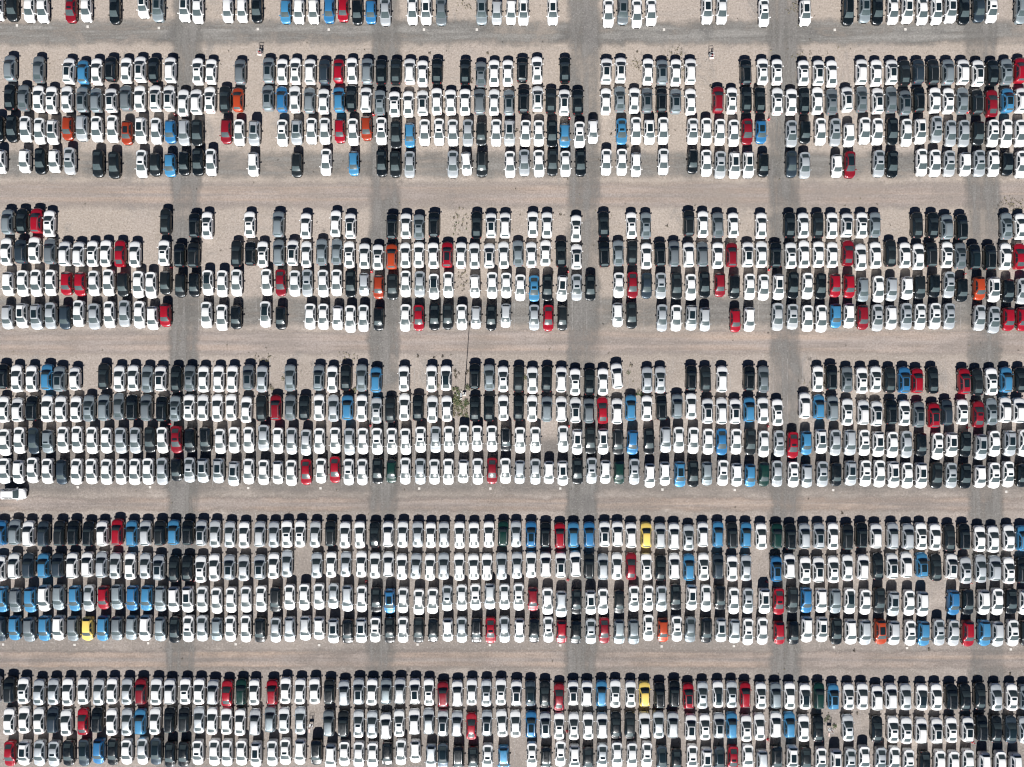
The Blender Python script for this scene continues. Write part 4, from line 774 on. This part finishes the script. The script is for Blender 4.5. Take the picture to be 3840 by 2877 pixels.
# fire points: a steel frame with a red extinguisher, a board at its foot
def bar(p, a, b, r, key):
    a, b = Vector(a), Vector(b); d = (b - a); L = d.length; d.normalize()
    u = d.orthogonal().normalized(); w = d.cross(u); i = len(p.v)
    for q in (a, b):
        for k in range(6): t = k * math.pi / 3; p.v.append(tuple(q + (u * math.cos(t) + w * math.sin(t)) * r))
    for k in range(6): p.f.append((i + k, i + (k + 1) % 6, i + 6 + (k + 1) % 6, i + 6 + k)); p.k.append(key)
    p.f.append(tuple(i + k for k in reversed(range(6)))); p.k.append(key); p.f.append(tuple(i + 6 + k for k in range(6))); p.k.append(key)
def fire_point(px, py, rot, label, ncan, board):
    root = bpy.data.objects.new('extinguisher_stand', None); col.objects.link(root); root.location = (gx(px, .5), gy(py, .5), 0); root.rotation_euler = (0, 0, rot)
    root['label'] = label; root['category'] = 'fire point'; root['group'] = 'extinguisher stands'
    f = Piece()
    for sx in (-1, 1):
        for sy in (-1, 1): bar(f, (sx * .36, sy * .26, 0), (sx * .36, sy * .26, 1.15), .028, 'a')
        bar(f, (sx * .36, -.26, 1.15), (sx * .36, .26, 1.15), .028, 'a'); bar(f, (sx * .36, -.26, .45), (sx * .36, .26, .45), .025, 'a')
    for sy in (-1, 1):
        bar(f, (-.36, sy * .26, 1.15), (.36, sy * .26, 1.15), .028, 'a'); bar(f, (-.36, sy * .26, .45), (.36, sy * .26, .45), .025, 'a')
    single('frame', f, {'a': M_STEEL}, root)
    s = Piece(); s.box((0, 0.02, .48), (.34, .24, .015), 'a'); single('shelf', s, {'a': M_STEEL}, root)
    for k in range(ncan):
        c = Piece(); x = (-.14, .16)[k] if ncan > 1 else 0.15
        cylinder(c, (x, 0), .095, .095, .50, .92, 12, 'a'); cylinder(c, (x, 0), .095, .04, .92, .99, 12, 'a'); cylinder(c, (x, 0), .03, .03, .99, 1.08, 8, 'b')
        single('extinguisher', c, {'a': M_REDCAN, 'b': M_DARK}, root)
    if board:
        b = Piece(); b.box((0.0, 0, 0), (.36, .15, .02), 'a'); o = single('lid', b, {'a': M_BOARD}, root); o.location = (0, -.46, .62); o.rotation_euler = (0.6, 0, 0)
        bar_ = Piece(); bar(bar_, (-.3, -.36, .72), (-.3, -.26, .9), .015, 'a'); bar(bar_, (.3, -.36, .72), (.3, -.26, .9), .015, 'a'); single('hinge', bar_, {'a': M_STEEL}, root)
fire_point(975, 197, -0.1, 'metal extinguisher stand with tilted pale lid, near a grey SUV in the second row', 2, True)
fire_point(2667, 210, 0.12, 'metal extinguisher stand with tilted pale lid, alone on open gravel above the second row', 1, True)
fire_point(1165, 2722, 0.0, 'metal extinguisher stand in an empty bay, left of a grey SUV in the nineteenth row', 1, False)
fire_point(3113, 2737, -0.1, 'metal extinguisher stand in an empty bay beside a black sedan, nineteenth row down', 1, False)
for px, py, lab in ((1160, 2740, 'faded board lying by the extinguisher stand left of a grey SUV'), (3109, 2755, 'faded board lying by the extinguisher stand beside a black sedan')):
    b = Piece(); b.box((0, 0, .03), (.14, .34, .03), 'a'); o = single('loose_board', b, {'a': M_BOARD}); o.location = (gx(px), gy(py), 0); o.rotation_euler = (0, 0, RNG.uniform(-.1, .1))
    o['label'] = lab; o['category'] = 'board'

# lamp post in the weedy gap, its long shadow falling over the lane
lp = bpy.data.objects.new('lamp_post', None); col.objects.link(lp); lp.location = (gx(1742), gy(1478), 0)
lp['label'] = 'tall grey lamp post on a concrete base in the weedy gap between cars'; lp['category'] = 'lamp post'
p = Piece(); p.box((0, 0, .12), (.34, .34, .12), 'a', .92); single('base', p, {'a': M_CONC}, lp)
HP = 12.4 * math.tan(SUN_EL)
p = Piece(); cylinder(p, (0, 0), .085, .05, .24, HP, 12, 'a'); p.box((0, 0, .26), (.16, .16, .02), 'a'); single('pole', p, {'a': M_POLE}, lp)
p = Piece(); p.box((0, 0, HP + .05), (.16, .34, .06), 'a', .85); p.box((0, 0, HP - .02), (.12, .28, .02), 'b'); single('lamp_head', p, {'a': M_POLE, 'b': M_LAMP}, lp)
for k, (px, py, sz, lab) in enumerate(((1716, 1482, .2, 'white broken concrete lump left of the lamp post base'), (1728, 1496, .24, 'white broken concrete lump below the lamp post base'), (1730, 1468, .17, 'white broken concrete lump above left of the lamp post base'))):
    p = Piece(); p.box((0, 0, sz * .35), (sz, sz * .7, sz * .35), 'a', .7); o = single('concrete_lump', p, {'a': M_CONC}); o.location = (gx(px), gy(py), 0); o.rotation_euler = (0, 0, k * 0.7 + .3)
    o['label'] = lab; o['category'] = 'rubble'

# weeds and dry tufts, nobody could count the leaves
def weeds():
    rg = random.Random(5); V, F, MI = [], [], []
    mats = [flat('weed_leaf', (0.075, 0.115, 0.04), 0.8), flat('dry_weed_leaf', (0.21, 0.185, 0.11), 0.85), flat('dead_tuft', (0.085, 0.068, 0.05), 0.9)]
    def clump(px, py, r, n, mi, h=.22):
        cx, cy = gx(px), gy(py)
        for _ in range(n):
            a = rg.uniform(0, 6.283); d = r * rg.random() ** .6; z = rg.uniform(.0, h) * (1 - .6 * d / r)
            x, y = cx + d * math.cos(a), cy + d * math.sin(a); s = rg.uniform(.04, .11); b = rg.uniform(0, 6.283); t = rg.uniform(.1, .9)
            u = Vector((math.cos(b), math.sin(b), t)).normalized() * s; w = Vector((-math.sin(b), math.cos(b), rg.uniform(-.3, .3))) * s * .55; c = Vector((x, y, z + .01)); i = len(V)
            V.extend([tuple(c), tuple(c + u * .6 + w), tuple(c + u * 1.6), tuple(c + u * .6 - w)]); F.append((i, i + 1, i + 2, i + 3)); MI.append(mi if rg.random() < .8 else 1)
    # patch round the lamp post
    for _ in range(52): clump(rg.uniform(1697, 1752), rg.uniform(1500, 1562), rg.uniform(.12, .4), 26, rg.choice((0, 1, 1)))
    for _ in range(34): clump(rg.uniform(1697, 1722), rg.uniform(1455, 1510), rg.uniform(.12, .34), 26, rg.choice((0, 0, 1)))
    for px, py in ((1720, 1470), (1714, 1512), (1749, 1507), (1752, 1453), (1761, 1455), (1718, 1500), (1749, 1513), (1724, 1515)): clump(px, py, .5, 90, 0, .35)
    for px, py in ((1720, 1400), (1708, 1408), (1710, 1415), (1705, 1393), (1709, 1391), (1567, 1338), (1628, 1341), (1660, 1337), (1755, 1393), (1752, 1450), (1748, 1402)): clump(px, py, .22, 34, 2)
    for px, py in ((1013, 1450), (1020, 1458), (1060, 1420), (1330, 1460), (1322, 1470), (1333, 1462), (1640, 1448), (1968, 1416), (1966, 1412), (2358, 1398), (2395, 1467), (2390, 1478), (2366, 1370), (2067, 1375), (1971, 1420), (2405, 1480)): clump(px, py, .36, 50, rg.choice((0, 1, 2)))
    for px, py in ((3128, 2723), (3131, 2722), (3106, 2690), (3094, 2700)): clump(px, py, .4, 60, 0)
    for tx, ty, oy in ((1500, 70, 170), (2000, 70, 170), (1870, 300, 170), (1860, 320, 170), (1500, 240, 170), (1497, 265, 170), (1627, 480, 170), (1630, 555, 170), (1772, 740, 170)): clump(960 + tx / 2.3042, oy + ty / 2.3042, .22, 34, 2)
    for tx, ty, oy in ((1080, 60, 170), (1715, 355, 170), (185, 585, 170), (855, 770, 170), (145, 590, 170), (390, 445, 170), (280, 480, 170), (1000, 880, 170), (225, 500, 745), (340, 540, 745), (355, 640, 745), (1340, 240, 745), (420, 140, 745), (45, 735, 170)): clump(1920 + tx / 2.3042, oy + ty / 2.3042, .2, 30, 2)
    for tx, ty, oy in ((745, 1235, 1905), (1390, 1222, 1905), (640, 45, 1905), (770, 455, 2477), (2090, 115, 2477)): clump(2880 + tx / 2.3042, oy + ty / 2.3042, .2, 34, 2)
    for _ in range(34): clump(960 + rg.uniform(1700, 1880) / 2.3042, 745 + rg.uniform(50, 330) / 2.3042, .14, 9, rg.choice((0, 1, 2)))
    for _ in range(26): clump(960 + rg.uniform(1735, 1830) / 2.3042, 745 + rg.uniform(620, 800) / 2.3042, .14, 9, rg.choice((1, 2, 2)))
    for cx, cy, rx, ry, n in ((3792, 770, 40, 22, 60), (3020, 215, 55, 30, 40), (2390, 245, 18, 22, 26), (2530, 205, 26, 18, 34), (2560, 260, 14, 22, 20), (3075, 1435, 90, 22, 30), (1000, 1345, 40, 14, 26), (1290, 1345, 40, 20, 30), (1290, 1485, 34, 26, 30), (2990, 30, 30, 20, 34), (1740, 15, 26, 18, 30)):
        for _ in range(n): clump(rg.gauss(cx, rx * .7), rg.gauss(cy, ry * .7), rg.uniform(.08, .18), 6, rg.choice((1, 1, 1, 2)))
    for _ in range(420): clump(rg.uniform(0, 3840), rg.uniform(0, 2877), rg.uniform(.06, .16), 7, rg.choice((1, 2, 2)), .1)
    me = bpy.data.meshes.new('weeds'); me.from_pydata(V, [], F); me.update()
    for m in mats: me.materials.append(m)
    me.polygons.foreach_set('material_index', MI); me.update()
    o = bpy.data.objects.new('weeds', me); col.objects.link(o); o['kind'] = 'stuff'; o['label'] = 'low green weeds and dead tufts growing through the gravel'; o['category'] = 'weeds'
weeds()
